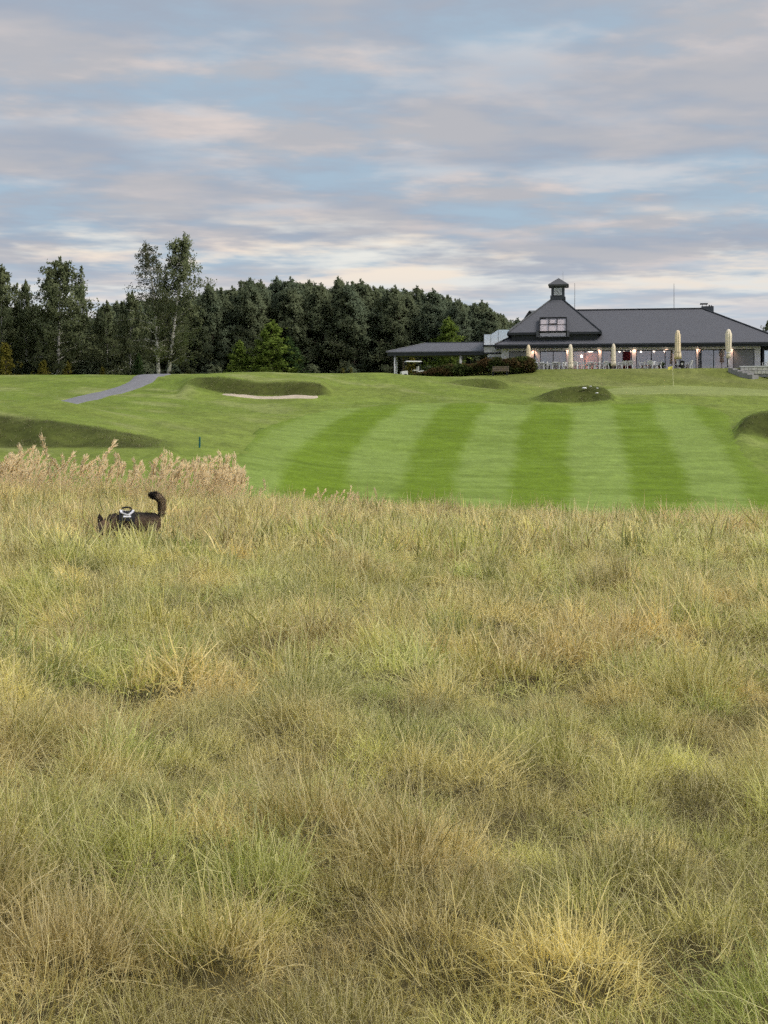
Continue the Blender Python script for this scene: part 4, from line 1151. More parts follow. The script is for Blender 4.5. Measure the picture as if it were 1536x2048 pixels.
# things one sees through the panes
def inside(name, px0, px1, v, z0, z1, mat, folds=0):
    a, b = U(px0, v), U(px1, v); mb = MB()
    if folds:
        k = folds * 4; vs = []
        for i in range(k + 1):
            u = a + (b - a) * i / k; vs += [(u, v + .05 * math.sin(i * math.pi / 2), z0), (u, v + .05 * math.sin(i * math.pi / 2), z1)]
        mb.add(vs, [(2 * i, 2 * i + 2, 2 * i + 3, 2 * i + 1) for i in range(k)])
    else: mb.box(a, b, v, v + .06, z0, z1)
    return part(name, mb, mat)
inside('curtain', 1085, 1094, .45, .03, 2.05, M['curtain'], 4); inside('curtain', 1124, 1131, .45, .03, 2.05, M['curtain'], 3)
inside('curtain', 1205, 1209, .45, .03, 2.05, M['curtain'], 3); inside('red_curtain', 1246.5, 1261.5, -.02, .06, 1.98, M['red'], 6)
inside('curtain', 1339, 1344, .45, .03, 2.05, M['curtain'], 3); inside('curtain', 1352, 1357, .45, .03, 2.05, M['curtain'], 3); inside('curtain', 1426, 1430, .45, .03, 2.05, M['curtain'], 3)
inside('orange_panel', 1431, 1454, .6, .03, 1.75, M['orange']); inside('orange_panel', 1168, 1196, 5.2, .3, 2.2, M['orange']); inside('bar_counter', 1150, 1166, 4.2, .02, 1.1, M['orange'])
# down-pipes
for a in (1068.5, 1397.5, 1400.8):
    dp = MB(); u = U(a); dp.tube([(u, EV + .1, ZE - .3), (u, -.07, ZE - .75), (u, -.07, -.3)], .05, 8)
    part('downpipe', dp, M['trim'])
# soffit lamps: small fittings with a bulb, washing the wall
for k, a in enumerate((1067, 1135, 1198, 1269, 1333, 1396, 1462)):
    u = U(a, -.22)
    f = part('soffit_lamp', MB().tube([(u, -.22, ZE - .17), (u, -.22, ZE - .25)], .07, 10), M['trim'])
    MB().lathe([(.001, -.10), (.05, -.085), (.065, -.045), (.05, -.005), (.001, 0)], 12).build('bulb', M['lamp'], f, True).location = (u, -.22, ZE - .25)
    li = bpy.data.lights.new('soffit_light', 'SPOT'); li.energy = 34.0; li.color = (1.0, .55, .36); li.shadow_soft_size = .04; li.spot_size = math.radians(110); li.spot_blend = .8
    lo = link('soffit_light', li, f); lo.location = (u, -.22, ZE - .38)
# pavilion roof with clock turret
PV0 = -.45
pu0, pu1 = U(1016, PV0), U(1202, PV0); pw = pu1 - pu0; pvc = PV0 + pw / 2
zpe = Zt(664, (pu0 + pu1) / 2, PV0); puc = U(1114.5, pvc); zpa = Zt(590, puc, pvc)
pav_ = part('pavilion_roof', MB().add([(pu0, PV0, zpe), (pu1, PV0, zpe), (pu1, PV0 + pw, zpe), (pu0, PV0 + pw, zpe), (puc, pvc, zpa), (pu0, PV0, zpe - .14), (pu1, PV0, zpe - .14), (pu1, PV0 + pw, zpe - .14), (pu0, PV0 + pw, zpe - .14)],
     [(0, 1, 4), (1, 2, 4), (2, 3, 4), (3, 0, 4), (5, 6, 1, 0), (6, 7, 2, 1), (7, 8, 3, 2), (8, 5, 0, 3), (8, 7, 6, 5)]), M['roof'])
hp = MB()
for q in ((pu0, PV0), (pu1, PV0), (pu1, PV0 + pw)): hp.tube([(*q, zpe + .02), (puc, pvc, zpa + .02)], .08, 6)
hp.build('ridge_cap', M['trim'], pav_)
sk0, sk1 = U(1080, PV0), U(1131.5, PV0)
MB().box(pu0 - .08, sk0 - .35, PV0 - .12, PV0 - .003, zpe - .26, zpe - .03).box(pu0 - .10, pu0 - .003, PV0, PV0 + pw, zpe - .26, zpe - .03).build('pavilion_gutter', M['trim'], club)
ga = MB(); ga.box(sk1 + .35, pu1 + .08, PV0 - .12, PV0 - .003, zpe - .26, zpe - .03)
ga.box(pu1 + .003, pu1 + .10, PV0, PV0 + pw, zpe - .26, zpe - .03)
part('pavilion_gutter', ga, M['trim'])
part('pavilion_wall', MB().box(pu0 + .35, pu1 - .35, PV0 + .25, PV0 + pw - .3, ZE - .1, zpe - .15), M['trim'])
# sloped glazing cut into the pavilion roof: 2 x 3 panes in a dark frame, short upright glazing below
slope = (zpa - zpe) / (pw / 2)
def on_roof(u, s, off):   # s: metres up the slope from the eave, off: lift from the tiles
    l = math.hypot(1, slope); return (u, PV0 - .10 + s / l - off * slope / l, zpe + s * slope / l + off / l)
S1 = 1.95
sk = MB()
for u in (sk0 - .05, sk1 + .05): sk.bar(on_roof(u, -.12, .16), on_roof(u, S1 + .05, .16), .10, .26, (0, -slope, 1))
sk.bar(on_roof(sk0 - .1, S1 + .06, .16), on_roof(sk1 + .1, S1 + .06, .16), .12, .26); sk.bar(on_roof(sk0, -.12, .16), on_roof(sk1, -.12, .16), .06, .10)
wk = (sk1 - sk0) / 3
for i in (1, 2): sk.bar(on_roof(sk0 + i * wk, -.09, .20), on_roof(sk0 + i * wk, S1, .20), .05 if i == 2 else .05, .06, (0, -slope, 1))
sk.bar(on_roof(sk0, .95, .205), on_roof(sk1, .95, .205), .05, .06)
sk.bar(on_roof(sk0 + wk, 1.02, .24), on_roof(sk0 + 2 * wk, 1.02, .24), .10, .07); sk.bar(on_roof(sk0 + wk + .03, 1.0, .245), on_roof(sk0 + wk + .03, S1, .245), .09, .07, (0, -slope, 1)); sk.bar(on_roof(sk0 + 2 * wk - .03, 1.0, .245), on_roof(sk0 + 2 * wk - .03, S1, .245), .09, .07, (0, -slope, 1))
sky_ = part('skylight', sk, M['frame'])
for i in range(3):
    for s0, s1 in ((-.07, .92), (.98, S1)):
        a, b = sk0 + i * wk + .028, sk0 + (i + 1) * wk - .028
        q = [on_roof(a, s0, .20), on_roof(b, s0, .20), on_roof(b, s1, .20), on_roof(a, s1, .20)]; q2 = [on_roof(a, s0, .18), on_roof(b, s0, .18), on_roof(b, s1, .18), on_roof(a, s1, .18)]
        MB().add(q + q2, [(0, 1, 2, 3), (7, 6, 5, 4), (4, 5, 1, 0), (5, 6, 2, 1), (6, 7, 3, 2), (7, 4, 0, 3)]).build('pane', M['sky_glass'], sky_)
bl = MB(); q = [on_roof(sk0 + .02, -.05, .10), on_roof(sk1 - .02, -.05, .10), on_roof(sk1 - .02, S1, .10), on_roof(sk0 + .02, S1, .10)]
bl.add(q, [(0, 1, 2, 3)]).build('sky_reflection', mat_plain('rose_sky_reflection', (.93, .85, .85), .8, .08, 3.0), sky_)  # pale rose sheet standing in for the sky mirrored in the panes
ck = MB()
for u, s_ in ((sk0 - .36, 1), (sk1 + .10, -1)): ck.box(u, u + .26, PV0 - .20, PV0 + .05, zpe - .5, zpe + .12)
ck.box(sk0 - .1, sk1 + .1, PV0 - .10, PV0 + .10, zpe - .52, zpe - .44)
part('skylight_cheek', ck, M['roof'])
part('pane', MB().box(sk0, sk1, PV0 - .08, PV0 - .06, zpe - .44, zpe - .1), M['glass'])
# turret
tw0, tw1 = U(1102.5, pvc - .65), U(1129, pvc - .65); tv0 = pvc - .65; tv1 = tv0 + (tw1 - tw0)
ztb, ztt = zpa - 1.1, Zt(571, puc, tv0)
tower = part('clock_turret', MB().box(tw0, tw1, tv0, tv1, ztb, ztt).box(tw0 - .10, tw0 - .002, tv0 - .1, tv1 + .1, ztb, zpa - .12).box(tw1 + .002, tw1 + .10, tv0 - .1, tv1 + .1, ztb, zpa - .25), M['metal'])
ce0, ce1 = U(1096, tv0 - .35), U(1137.5, tv0 - .35); cv0 = tv0 - .35; cw = ce1 - ce0; zc0 = ztt - .03; zca = Zt(556, puc, tv0 + .65)
cc = ((ce0 + ce1) / 2, cv0 + cw / 2)
cap = MB().add([(ce0, cv0, zc0 + .12), (ce1, cv0, zc0 + .12), (ce1, cv0 + cw, zc0 + .12), (ce0, cv0 + cw, zc0 + .12), (*cc, zca), (ce0 + .06, cv0 + .06, zc0 - .06), (ce1 - .06, cv0 + .06, zc0 - .06), (ce1 - .06, cv0 + cw - .06, zc0 - .06), (ce0 + .06, cv0 + cw - .06, zc0 - .06)],
     [(0, 1, 4), (1, 2, 4), (2, 3, 4), (3, 0, 4), (5, 6, 1, 0), (6, 7, 2, 1), (7, 8, 3, 2), (8, 5, 0, 3), (8, 7, 6, 5)])
cap.build('turret_roof', mat_plain('turret_slate', (.10, .102, .110), .6, .12, 2.0), tower)
k0, k1 = U(1108, tv0), U(1123.5, tv0); kz1 = Zt(576, puc, tv0); kz0 = Zt(590.5, puc, tv0); kc = ((k0 + k1) / 2, (kz0 + kz1) / 2)
MB().box(k0, k1, tv0 - .05, tv0 - .002, kz0, kz1).build('clock_face', mat_plain('clock_white', (.62, .63, .68), .5, .05, 4.0), tower)
for i in range(12):
    a = i * math.pi / 6; r0, r1 = .25, .32
    MB().bar((kc[0] + math.sin(a) * r0, tv0 - .065, kc[1] + math.cos(a) * r0), (kc[0] + math.sin(a) * r1, tv0 - .065, kc[1] + math.cos(a) * r1), .035, .02, (0, 1, 0)).build('hour_mark', M['frame'], tower)
hd = MB(); hd.bar((kc[0], tv0 - .07, kc[1]), (kc[0] - .16, tv0 - .07, kc[1] + .10), .045, .02, (0, 1, 0)); hd.bar((kc[0], tv0 - .075, kc[1]), (kc[0] + .05, tv0 - .075, kc[1] - .24), .035, .02, (0, 1, 0))
hd.build('clock_hands', M['frame'], tower)
# rods and chimney
for a, top, v in ((1149.5, 566, 6.0), (1348, 567, 6.0)):
    u = U(a, v); part('lightning_rod', MB().tube([(u, v, ZR - .1), (u, v, Zt(top, u, v))], [.035, .022], 6), mat_plain('rod_metal', (.20, .20, .21), .4, .05, 2.0))
u = U(1126, 6.5); part('lightning_rod', MB().tube([(u, 6.5, zca - 1.6), (u, 6.5, Zt(543, u, 6.5))], [.02, .012], 6), mat_plain('rod_metal', (.20, .20, .21), .4, .05, 2.0))
c0, c1 = U(1403, 7.2), U(1427, 7.2)
chim = part('chimney', MB().box(c0, c1, 6.9, 7.8, 4.6, Zt(613, c0, 7.2)), M['metal'])
MB().box(c0 - .14, c0 + .62, 6.85, 7.7, Zt(608.6, c0, 7.2), Zt(607, c0, 7.2)).box(c0 + .05, c0 + .09, 7.0, 7.05, Zt(613, c0, 7.2), Zt(608.6, c0, 7.2)).box(c0 + .45, c0 + .49, 7.0, 7.05, Zt(613, c0, 7.2), Zt(608.6, c0, 7.2)).build('chimney_cap', M['trim'], chim)
MB().tube([(c0 + .8, 7.3, Zt(613, c0, 7.2)), (c0 + .8, 7.3, Zt(610, c0, 7.2))], .07, 8).build('flue', M['trim'], chim)
MB().tube([(c0 + 1.02, 7.3, Zt(613, c0, 7.2)), (c0 + 1.02, 7.3, Zt(610.5, c0, 7.2))], .06, 8).build('flue', M['trim'], chim)
# rear wing roof, left of the pavilion
rv = 14.0; a0, a1 = U(1012, rv), U(1110, rv)
part('rear_roof', hip(MB(), a0, a1, rv, rv + 9, Zt(664, a0, rv), Zt(619, a0, rv + 3), a0 + 3.0, a1 - 3.0, rv + 4.5), mat_plain('rear_slate', (.14, .145, .15), .5, .12, 2.0))
part('rear_wall', MB().box(a0 + .5, a1 - .5, rv + .6, rv + 8.4, -.5, Zt(664, a0, rv) - .17), M['wall'])
# roof terrace with glass balustrade, over the low left block
lv = 2.0; b0, b1 = U(968, lv), U(1004, lv); zs = Zt(690, b0, lv)
part('terrace_slab', MB().box(b0 - .12, b1 + 3.0, lv - .12, 11.5, zs - .16, zs), M['trim'])
zf = Zt(705, b0, lv)
part('fascia_panel', MB().box(b0, b1 + .6, lv, 11.3, zf, zs - .165), mat_plain('pale_cladding', (.52, .51, .51), .7, .05, 2.0))
part('band', MB().box(b0 + .02, b1 + .3, lv - .03, 11.2, zf - .16, zf - .003), M['trim'])
part('side_wall', MB().box(b0 + .35, b1, lv + .05, 11.0, -1.2, zf - .165), M['wall'])
part('side_window', MB().box(b0 + .45, b1 - .1, lv - .02, lv + .045, .9, zf - .62).box(b0 + .36, b1 - .01, lv - .04, lv + .045, zf - .56, zf - .45), M['screen'])
hb_ = [(b0, lv), (b0 + .7, lv), (b0 + 1.45, lv), (b1 + .75, lv)]
zt1, zt2 = Zt(669, b0, lv), Zt(660, b0, lv)
def rail(pa, pb, za, zb):
    (xa, ya), (xb, yb) = pa, pb
    vs = [(xa + .02, ya, zs + .02), (xb - .02, yb, zs + .02), (xb - .02, yb, zb), (xa + .02, ya, za)]
    vs += [(x, y + .02, z) for x, y, z in vs]
    part('balustrade_panel', MB().add(vs, [(0, 1, 2, 3), (7, 6, 5, 4), (4, 5, 1, 0), (5, 6, 2, 1), (6, 7, 3, 2), (7, 4, 0, 3)]), M['rail_glass'])
rail(hb_[0], hb_[1], zt1, zt1); rail(hb_[1], hb_[2], zt1, zt2); rail(hb_[2], hb_[3], zt2, zt2)
rail((b0, lv + .05), (b0 + .03, lv + 5), zt1, zt1)
for x, z in ((b0, zt1), (b0 + 1.45, zt2), (b1 + .75, zt2)): part('balustrade_post', MB().box(x - .02, x + .018, lv - .03, lv + .05, zs, z + .02), M['metal'])
# right end: recessed glazed bay
e0 = U(1526); rb = MB(); rb.box(e0 - .02, e0 + .16, .2, 3.2, -.3, WT + .1); rb.box(e0 + .16, e0 + 3.4, 1.5, 1.62, WT - .05, ZE - .17); rb.box(e0 + 3.4, e0 + 3.6, .2, 3.2, -.3, ZE - .17)
part('bay_frame', rb, M['trim'])
part('pane', MB().box(e0 + .17, e0 + 3.39, 1.55, 1.57, .02, WT - .06), M['rail_glass'])
part('bay_wall', MB().box(e0 + .2, e0 + 3.5, 5.0, 5.2, -.3, ZE - .2), mat_plain('bay_green', (.22, .28, .26), .7, .15, 1.0))
part('soffit', MB().box(uR + .005, ru1 - .1, EV + .12, 11.6, ZE - .32, ZE - .165), M['trim'])

# pendant lamps behind the glass
def pendant(px, py, v, r, flat=False, en=14, lab=''):
    u = U(px, v); z = Zt(py, u, v)
    e = empty('pendant_lamp', (0, 0, 0)); e.matrix_world = club_m @ Matrix.Translation((u, v, z))
    MB().tube([(0, 0, r), (0, 0, ZE - .30 - z)], .012, 6).build('cord', M['frame'], e)
    if flat: MB().lathe([(.01, -.06), (r, -.04), (r, .05), (.01, .07)], 16).build('shade', M['lamp'], e, True)
    else: MB().lathe([(.001, -r), (r * .7, -r * .7), (r, 0), (r * .7, r * .7), (.001, r)], 14).build('globe', M['lamp'], e, True)
    li = bpy.data.lights.new('pendant_light', 'POINT'); li.energy = en; li.color = (1.0, .66, .48); li.shadow_soft_size = .015
    lo = link('pendant_light', li, e); lo.location = (0, 0, -r - .08)
    tag(e, lab, 'lamp', 'lit lamps behind the clubhouse windows')
club_m = Matrix.Translation((BX, BD, TZ)) @ Matrix.Rotation(-BA, 4, 'Z')
pendant(1181, 703, 2.6, .28, True, 24, 'wide flat lit lamp in the window between the second and third parasol from the left')
pendant(1163, 712, 4.2, .14, False, 16, 'small lit globe lamp in the window right of the second parasol')
pendant(1239, 703, 1.6, .10, False, 24, 'lit lamp just right of the third parasol from the left')
pendant(1247.5, 701.5, 1.0, .13, False, 18, 'brightest lit lamp over the left edge of the red curtain')
pendant(1262, 702.5, 1.0, .11, False, 16, 'lit lamp over the right edge of the red curtain')
pendant(1282, 703.5, 1.2, .10, False, 12, 'lit lamp, leftmost in the wide dark window right of the red curtain')
pendant(1308, 702.5, 1.6, .11, False, 12, 'middle lit lamp in the wide dark window right of the red curtain')
pendant(1329.5, 702.5, 1.2, .10, False, 12, 'lit lamp, rightmost in the wide dark window left of the tall parasol')

# ------------------------------------------------------------------ carport
car = empty('carport', (BX, BD, TZ), -BA); tag(car, 'open carport with long low dark hipped roof on slim posts', 'carport')
v0, v1 = 2.4, 9.6; a0, a1 = U(772, v0), U(968, v0); ze = Zt(703.5, a0, v0); zr = Zt(686, U(850, 6), 6.0)
hip(MB(), a0, a1 + .15, v0, v1, ze, zr, U(851, 6.0), a1 + .1, 6.0, .10).build('roof', M['roof'], car)
MB().box(a0 + .15, a1, v0 + .06, v0 + .16, ze - .42, ze - .105).box(a0 + .15, a0 + .25, v0 + .17, v1 - .1, ze - .42, ze - .105).build('fascia', M['trim'], car)
MB().tube([(a0, v0, ze + .02), (U(851, 6.0), 6.0, zr + .02), (a1, 6.0, zr + .02)], .05, 6).build('ridge_cap', M['metal'], car)
for px, v, r0, r1, mt in ((789.5, 2.75, .085, .085, 'white'), (794, 4.2, .085, .085, 'white'), (807, 5.0, .10, .10, 'wood'), (921.5, 2.75, .18, .13, 'pale'), (936.5, 7.5, .2, .2, 'metal')):
    u = U(px, v); MB().tube([(u, v, -2.2), (u, v, ze - .43)], [r0, r1], 10).build('post', M[mt], car, True)

# ------------------------------------------------------------------ terrace furniture
def W(u, v, z=0.0): return club_m @ Vector((u, v, z))
def chair_parts():
    P_ = {}
    m = MB(); m.add([(-.24, -.22, .42), (.24, -.22, .42), (.21, .22, .40), (-.21, .22, .40), (-.24, -.22, .445), (.24, -.22, .445), (.21, .22, .425), (-.21, .22, .425)], [(3, 2, 1, 0), (4, 5, 6, 7), (0, 1, 5, 4), (1, 2, 6, 5), (2, 3, 7, 6), (3, 0, 4, 7)]); P_['seat'] = m.mesh('seat', M['white'])
    m = MB()
    for x in (-.22, .22): m.bar((x, .21, .42), (x * .92, .33, .80), .055, .03)
    m.bar((-.21, .33, .80), (.21, .33, .80), .03, .07); m.bar((-.10, .225, .44), (-.09, .325, .78), .07, .02); m.bar((.0, .225, .44), (.0, .325, .78), .07, .02); m.bar((.10, .225, .44), (.09, .325, .78), .07, .02)
    P_['backrest'] = m.mesh('backrest', M['white'])
    P_['armrest'] = [(lambda mm, s: mm.bar((s * .27, -.20, .43), (s * .28, -.22, .64), .05, .05).bar((s * .28, -.245, .655), (s * .25, .30, .665), .06, .03).mesh('armrest', M['white']))(MB(), s) for s in (-1, 1)]
    P_['leg'] = [(lambda mm, x, y: mm.bar((x * .22, y * .20, .42), (x * .28, y * .27, 0), .055, .045).mesh('leg', M['white']))(MB(), x, y) for x in (-1, 1) for y in (-1, 1)]
    return P_
CP = chair_parts()
def chair(u, v, rz, label):
    e = empty('garden_chair', W(u, v, .015), rz - BA)
    link('seat', CP['seat'], e); link('backrest', CP['backrest'], e)
    for a in CP['armrest']: link('armrest', a, e)
    for a in CP['leg']: link('leg', a, e)
    tag(e, label, 'chair', 'white plastic chairs on the terrace')
tabm = MB().box(-.42, .42, -.42, .42, .69, .73).mesh('table_top', M['white']); tlg = [MB().bar((x * .34, y * .34, .69), (x * .37, y * .37, 0), .06, .06).mesh('leg', M['white']) for x in (-1, 1) for y in (-1, 1)]
def table(u, v, label):
    e = empty('garden_table', W(u, v, .015), -BA); link('table_top', tabm, e)
    for a in tlg: link('leg', a, e)
    tag(e, label, 'table', 'white square tables on the terrace')
CH = [(1073, -2.6, .3, 'white plastic chair half hidden by the right end of the hedge'), (1087, -2.3, 2.7, 'white plastic chair, second from the hedge end'),
      (1101, -3.0, 1.4, 'white plastic chair seen side-on left of the first free table'), (1112, -2.2, 2.9, 'white plastic chair behind the table left of the second parasol'), (1123, -3.0, 4.5, 'white plastic chair facing the table left of the second parasol'),
      (1132, -2.3, .5, 'white plastic chair tucked just left of the second parasol foot'), (1150, -2.8, 3.0, 'white plastic chair just right of the second parasol foot'), (1160, -2.2, 1.2, 'white plastic chair in front of the lit pink window, leftmost there'),
      (1173, -2.9, 1.5, 'white plastic chair in front of the lit pink window, right of its middle bar'), (1184, -2.1, 2.8, 'white plastic chair behind the table before the lit pink window'), (1194, -3.0, 4.6, 'white plastic chair at the right end of the lit pink window'),
      (1205, -2.4, 1.3, 'white plastic chair before the wall pier left of the third parasol'), (1212, -2.9, 3.2, 'white plastic chair just left of the third parasol'),
      (1238, -2.8, 1.5, 'white plastic chair just right of the third parasol'), (1250, -2.9, 3.1, 'white plastic chair with its back to us under the red curtain'), (1260, -2.9, 3.2, 'white plastic chair under the right edge of the red curtain'),
      (1284, -2.7, 1.7, 'white plastic chair leaning outward, left end of the group at the wide dark window'), (1300, -3.1, 3.1, 'white plastic chair with its back to us in the middle of the wide dark window'), (1309, -2.2, .2, 'white plastic chair behind the table at the wide dark window'), (1317, -2.8, 4.6, 'white plastic chair at the right end of the group at the wide dark window'),
      (1378, -2.6, 4.2, 'lone white plastic chair right of the black bin'), (1532, -1.2, 4.0, 'white plastic chair at the right picture edge by the bay window')]
for px, v, rz, lab in CH: chair(U(px, v), v, rz, lab)
for px, v, lab in ((1080, -2.9, 'white table nearest the hedge'), (1112, -2.9, 'white table left of the second parasol'), (1184, -2.8, 'white table before the lit pink window'), (1244, -2.2, 'white table under the red curtain'), (1296, -2.5, 'white table before the wide dark window')):
    table(U(px, v), v, lab)
def parasol(px, v, top, bot, rmax, label, mat, low=False):
    u = U(px, v); e = empty('parasol', W(u, v, .015), 0.3); zt = Zt(top, u, v); zb = Zt(bot, u, v); h = zt - zb
    if low: prof = [(.02, zb + .02), (rmax * .75, zb), (rmax * .62, zb + h * .10), (rmax * .52, zb + h * .17), (rmax * .86, zb + h * .30), (rmax, zb + h * .72), (rmax * 1.0, zb + h * .84), (rmax * .55, zb + h * .97), (rmax * .3, zt), (.01, zt + .02)]
    else: prof = [(.02, zb + .02), (rmax * 1.12, zb), (rmax * 1.05, zb + h * .12), (rmax * .88, zb + h * .30), (rmax * .85, zb + h * .55), (rmax * .80, zb + h * .84), (rmax * .5, zb + h * .97), (rmax * .28, zt), (.01, zt + .02)]
    MB().lathe(prof, 48, (0, 0), .10, 8).build('canopy', mat, e, True)
    MB().tube([(0, 0, 0), (0, 0, zb + .1)], .045, 10).build('pole', M['white'], e, True)
    MB().lathe([(.01, 0), (.30, .003), (.28, .07), (.06, .09), (.05, .3), (.01, .31)], 16).build('foot', M['stone'], e)
    MB().lathe([(rmax * .95, zb + h * .22), (rmax * .99, zb + h * .235), (rmax * .95, zb + h * .25)] if not low else [(rmax * .66, zb + h * .15), (rmax * .72, zb + h * .17), (rmax * .66, zb + h * .19)], 24).build('strap', M['wood'] if not low else M['white'], e)
    tag(e, label, 'parasol', 'closed parasols on the terrace')
parasol(1057, -2.6, 690, 739, .25, 'closed cream parasol rising behind the hedge, leftmost of five', M['cream'])
parasol(1141, -3.2, 689, 738, .25, 'closed cream parasol before the lit pink window, second from left', M['cream2'])
parasol(1227, -2.9, 688, 732, .23, 'closed cream parasol left of the red curtain, third from left', M['cream2'])
parasol(1355.5, -4.0, 661, 718, .31, 'tall closed cream parasol on white pole beside the black bin', M['cream'])
parasol(1457, -3.6, 659, 716, .30, 'tall closed pale parasol near the right end of the clubhouse', M['cream2'], True)
# black bin with a white mark
u, v = U(1364, -3.4), -3.4
e = empty('litter_bin', W(u, v, .015), -BA); MB().lathe([(.01, 0), (.21, .003), (.23, .7), (.24, .72), (.24, .78), (.01, .80)], 20).build('body', M['black'], e)
MB().box(-.09, .09, -.245, -.236, .38, .56).build('mark', M['white'], e); tag(e, 'black litter bin with a white mark beside the tall cream parasol', 'bin')
# planters with clipped greenery
for k, (px, v, lab) in enumerate(((1094, -1.2, 'dark planter with greenery behind the chairs near the hedge'), (1219, -1.3, 'dark planter with greenery left of the third parasol'), (1324, -1.6, 'dark planter with greenery at the right of the wide dark window'))):
    u = U(px, v); e = empty('planter', W(u, v, .015), -BA); MB().lathe([(.01, 0), (.17, .003), (.24, .38), (.21, .38), (.2, .33), (.01, .33)], 16).build('pot', M['black'], e)
    T = Tree(700 + k)
    for _ in range(420):
        q = T.g.normal(0, 1, 3); q = q / np.linalg.norm(q) * T.g.random() ** .4; T.leaf(q * np.array([.26, .26, .22]) + np.array([0, 0, .56]), T.g.normal(0, 1, 3), .08, T.g.random())
    link('foliage', T.leaf_mesh('foliage', leaf_deep), e); tag(e, lab, 'planter', 'dark planters on the terrace')

# hedge with rusty tints
def hedge(name, label, pts, h0, seed, n_):
    """a clipped, uneven hedge along a line of (column, depth, height, half thickness)"""
    T = Tree(seed); g = T.g; st = MB()
    L = [(ground_px(px, d), h, w) for px, d, h, w in pts]; o = L[0][0]
    for i in range(n_):
        t = g.random() * (len(L) - 1); k = int(t); f = t - k
        p = L[k][0].lerp(L[k + 1][0], f); h = L[k][1] * (1 - f) + L[k + 1][1] * f; w = L[k][2] * (1 - f) + L[k + 1][2] * f
        h *= .86 + .28 * vnoise(np.array([t * 3.3 + seed]), np.array([.5]), 3)[0]
        a = g.random(); th = g.uniform(0, math.pi); r = g.random() ** .35
        # rounded section
        y = math.cos(th) * w * r; z = h * (.15 + .85 * (math.sin(th) ** .6) * r) if a < .8 else g.uniform(.02, h * .8)
        T.leaf(np.array([p.x + g.normal(0, .15) - o.x, p.y + y - o.y, p.z + z - o.z]), g.normal(0, 1, 3), .17 * g.uniform(.6, 1.3), g.random() * .8 + .15 * math.sin(th))
    for i in range(26):
        t = g.random() * (len(L) - 1.001); k = int(t); p = L[k][0].lerp(L[k + 1][0], t - k); st.tube([(p.x - o.x, p.y - o.y, p.z - o.z - .1), (p.x - o.x + g.normal(0, .15), p.y - o.y, p.z - o.z + L[k][1] * .7)], [.03, .01], 4, cap=False)
    e = empty(name, o); tag(st.build('stems', bark_dark, e), kind='stuff'); link('foliage', T.leaf_mesh('foliage', leaf_hedge), e)
    tag(e, label, 'hedge')
hedge('hedge', 'clipped rust and green hedge beside the terrace, behind the bench', [(958, 142.0, 1.5, .8), (985, 141.6, 1.55, .8), (1015, 141.4, 1.55, .9), (1040, 141.3, 1.6, .9), (1062, 141.4, 1.45, .9), (1067, 141.5, .5, .4)], 1.5, 31, 12000)
hedge('hedge', 'lower rusty hedge in front of the carport', [(822, 143.6, .35, .5), (852, 143.4, .5, .6), (872, 143.0, .95, .7), (900, 142.8, 1.25, .8), (930, 142.6, 1.2, .8), (962, 142.3, 1.1, .8)], 1.2, 33, 11000)
hedge('hedge', 'thin red-brown hedge left of the carport posts', [(742, 150, .35, .3), (775, 150, .4, .3), (806, 150, .4, .3)], .4, 35, 1500)
# bench before the hedge
b = ground_px(1000, 139.6); e = empty('bench', b, -.30); tag(e, 'weathered slatted bench in front of the hedge', 'bench')
for i in range(3): MB().box(-.80, .80, -.22 + i * .16, -.09 + i * .16, .42, .46).build('seat_slat', M['wood'], e)
for i in range(3): MB().bar((-.80, .28 + .03 * i, .56 + .15 * i), (.80, .28 + .03 * i, .56 + .15 * i), .03, .11).build('back_slat', M['wood'], e)
for s_ in (-1, 1): MB().bar((s_ * .68, -.2, 0), (s_ * .68, -.2, .42), .06, .06).bar((s_ * .68, .26, 0), (s_ * .68, .36, .95), .06, .06).bar((s_ * .68, -.22, .40), (s_ * .68, .26, .40), .05, .04).build('leg', M['trim'], e)

# golf cart under the carport
gp = ground_px(824, 147.5); e = empty('golf_cart', gp, .15); tag(e, 'white golf cart with flat roof parked under the carport', 'cart'); e.scale = (.95, .95, .95)
body = MB().add([(-1.15, -.55, .3), (1.15, -.55, .3), (1.15, .55, .3), (-1.15, .55, .3), (-1.2, -.5, .72), (-.55, -.5, .82), (-.55, .5, .82), (-1.2, .5, .72), (1.15, -.52, .85), (.55, -.52, .80), (.55, .52, .80), (1.15, .52, .85), (-.5, -.5, .36), (.5, -.5, .36), (.5, .5, .36), (-.5, .5, .36)],
    [(3, 2, 1, 0), (0, 12, 5, 4), (0, 1, 13, 12), (1, 8, 9, 13), (4, 5, 6, 7), (5, 12, 15, 6), (12, 13, 14, 15), (13, 9, 10, 14), (9, 8, 11, 10), (8, 1, 2, 11), (3, 7, 6, 15), (2, 3, 15, 14), (2, 14, 10, 11), (0, 4, 7, 3)])
body.build('body', M['white'], e)
MB().add([(-.75, -.6, 1.74), (.95, -.6, 1.74), (.95, .6, 1.74), (-.75, .6, 1.74), (-.68, -.54, 1.83), (.88, -.54, 1.83), (.88, .54, 1.83), (-.68, .54, 1.83)], [(3, 2, 1, 0), (4, 5, 6, 7), (0, 1, 5, 4), (1, 2, 6, 5), (2, 3, 7, 6), (3, 0, 4, 7)]).build('roof', M['white'], e)
for x0, x1 in ((-.78, -.62), (.80, .80)):
    for y in (-.5, .5): MB().tube([(x0, y, .80), (x1, y, 1.74)], .022, 6).build('roof_post', M['trim'], e)
MB().box(.1, .6, -.5, .5, .805, .92).box(.55, .68, -.5, .5, .92, 1.28).build('seat', M['pale'], e)
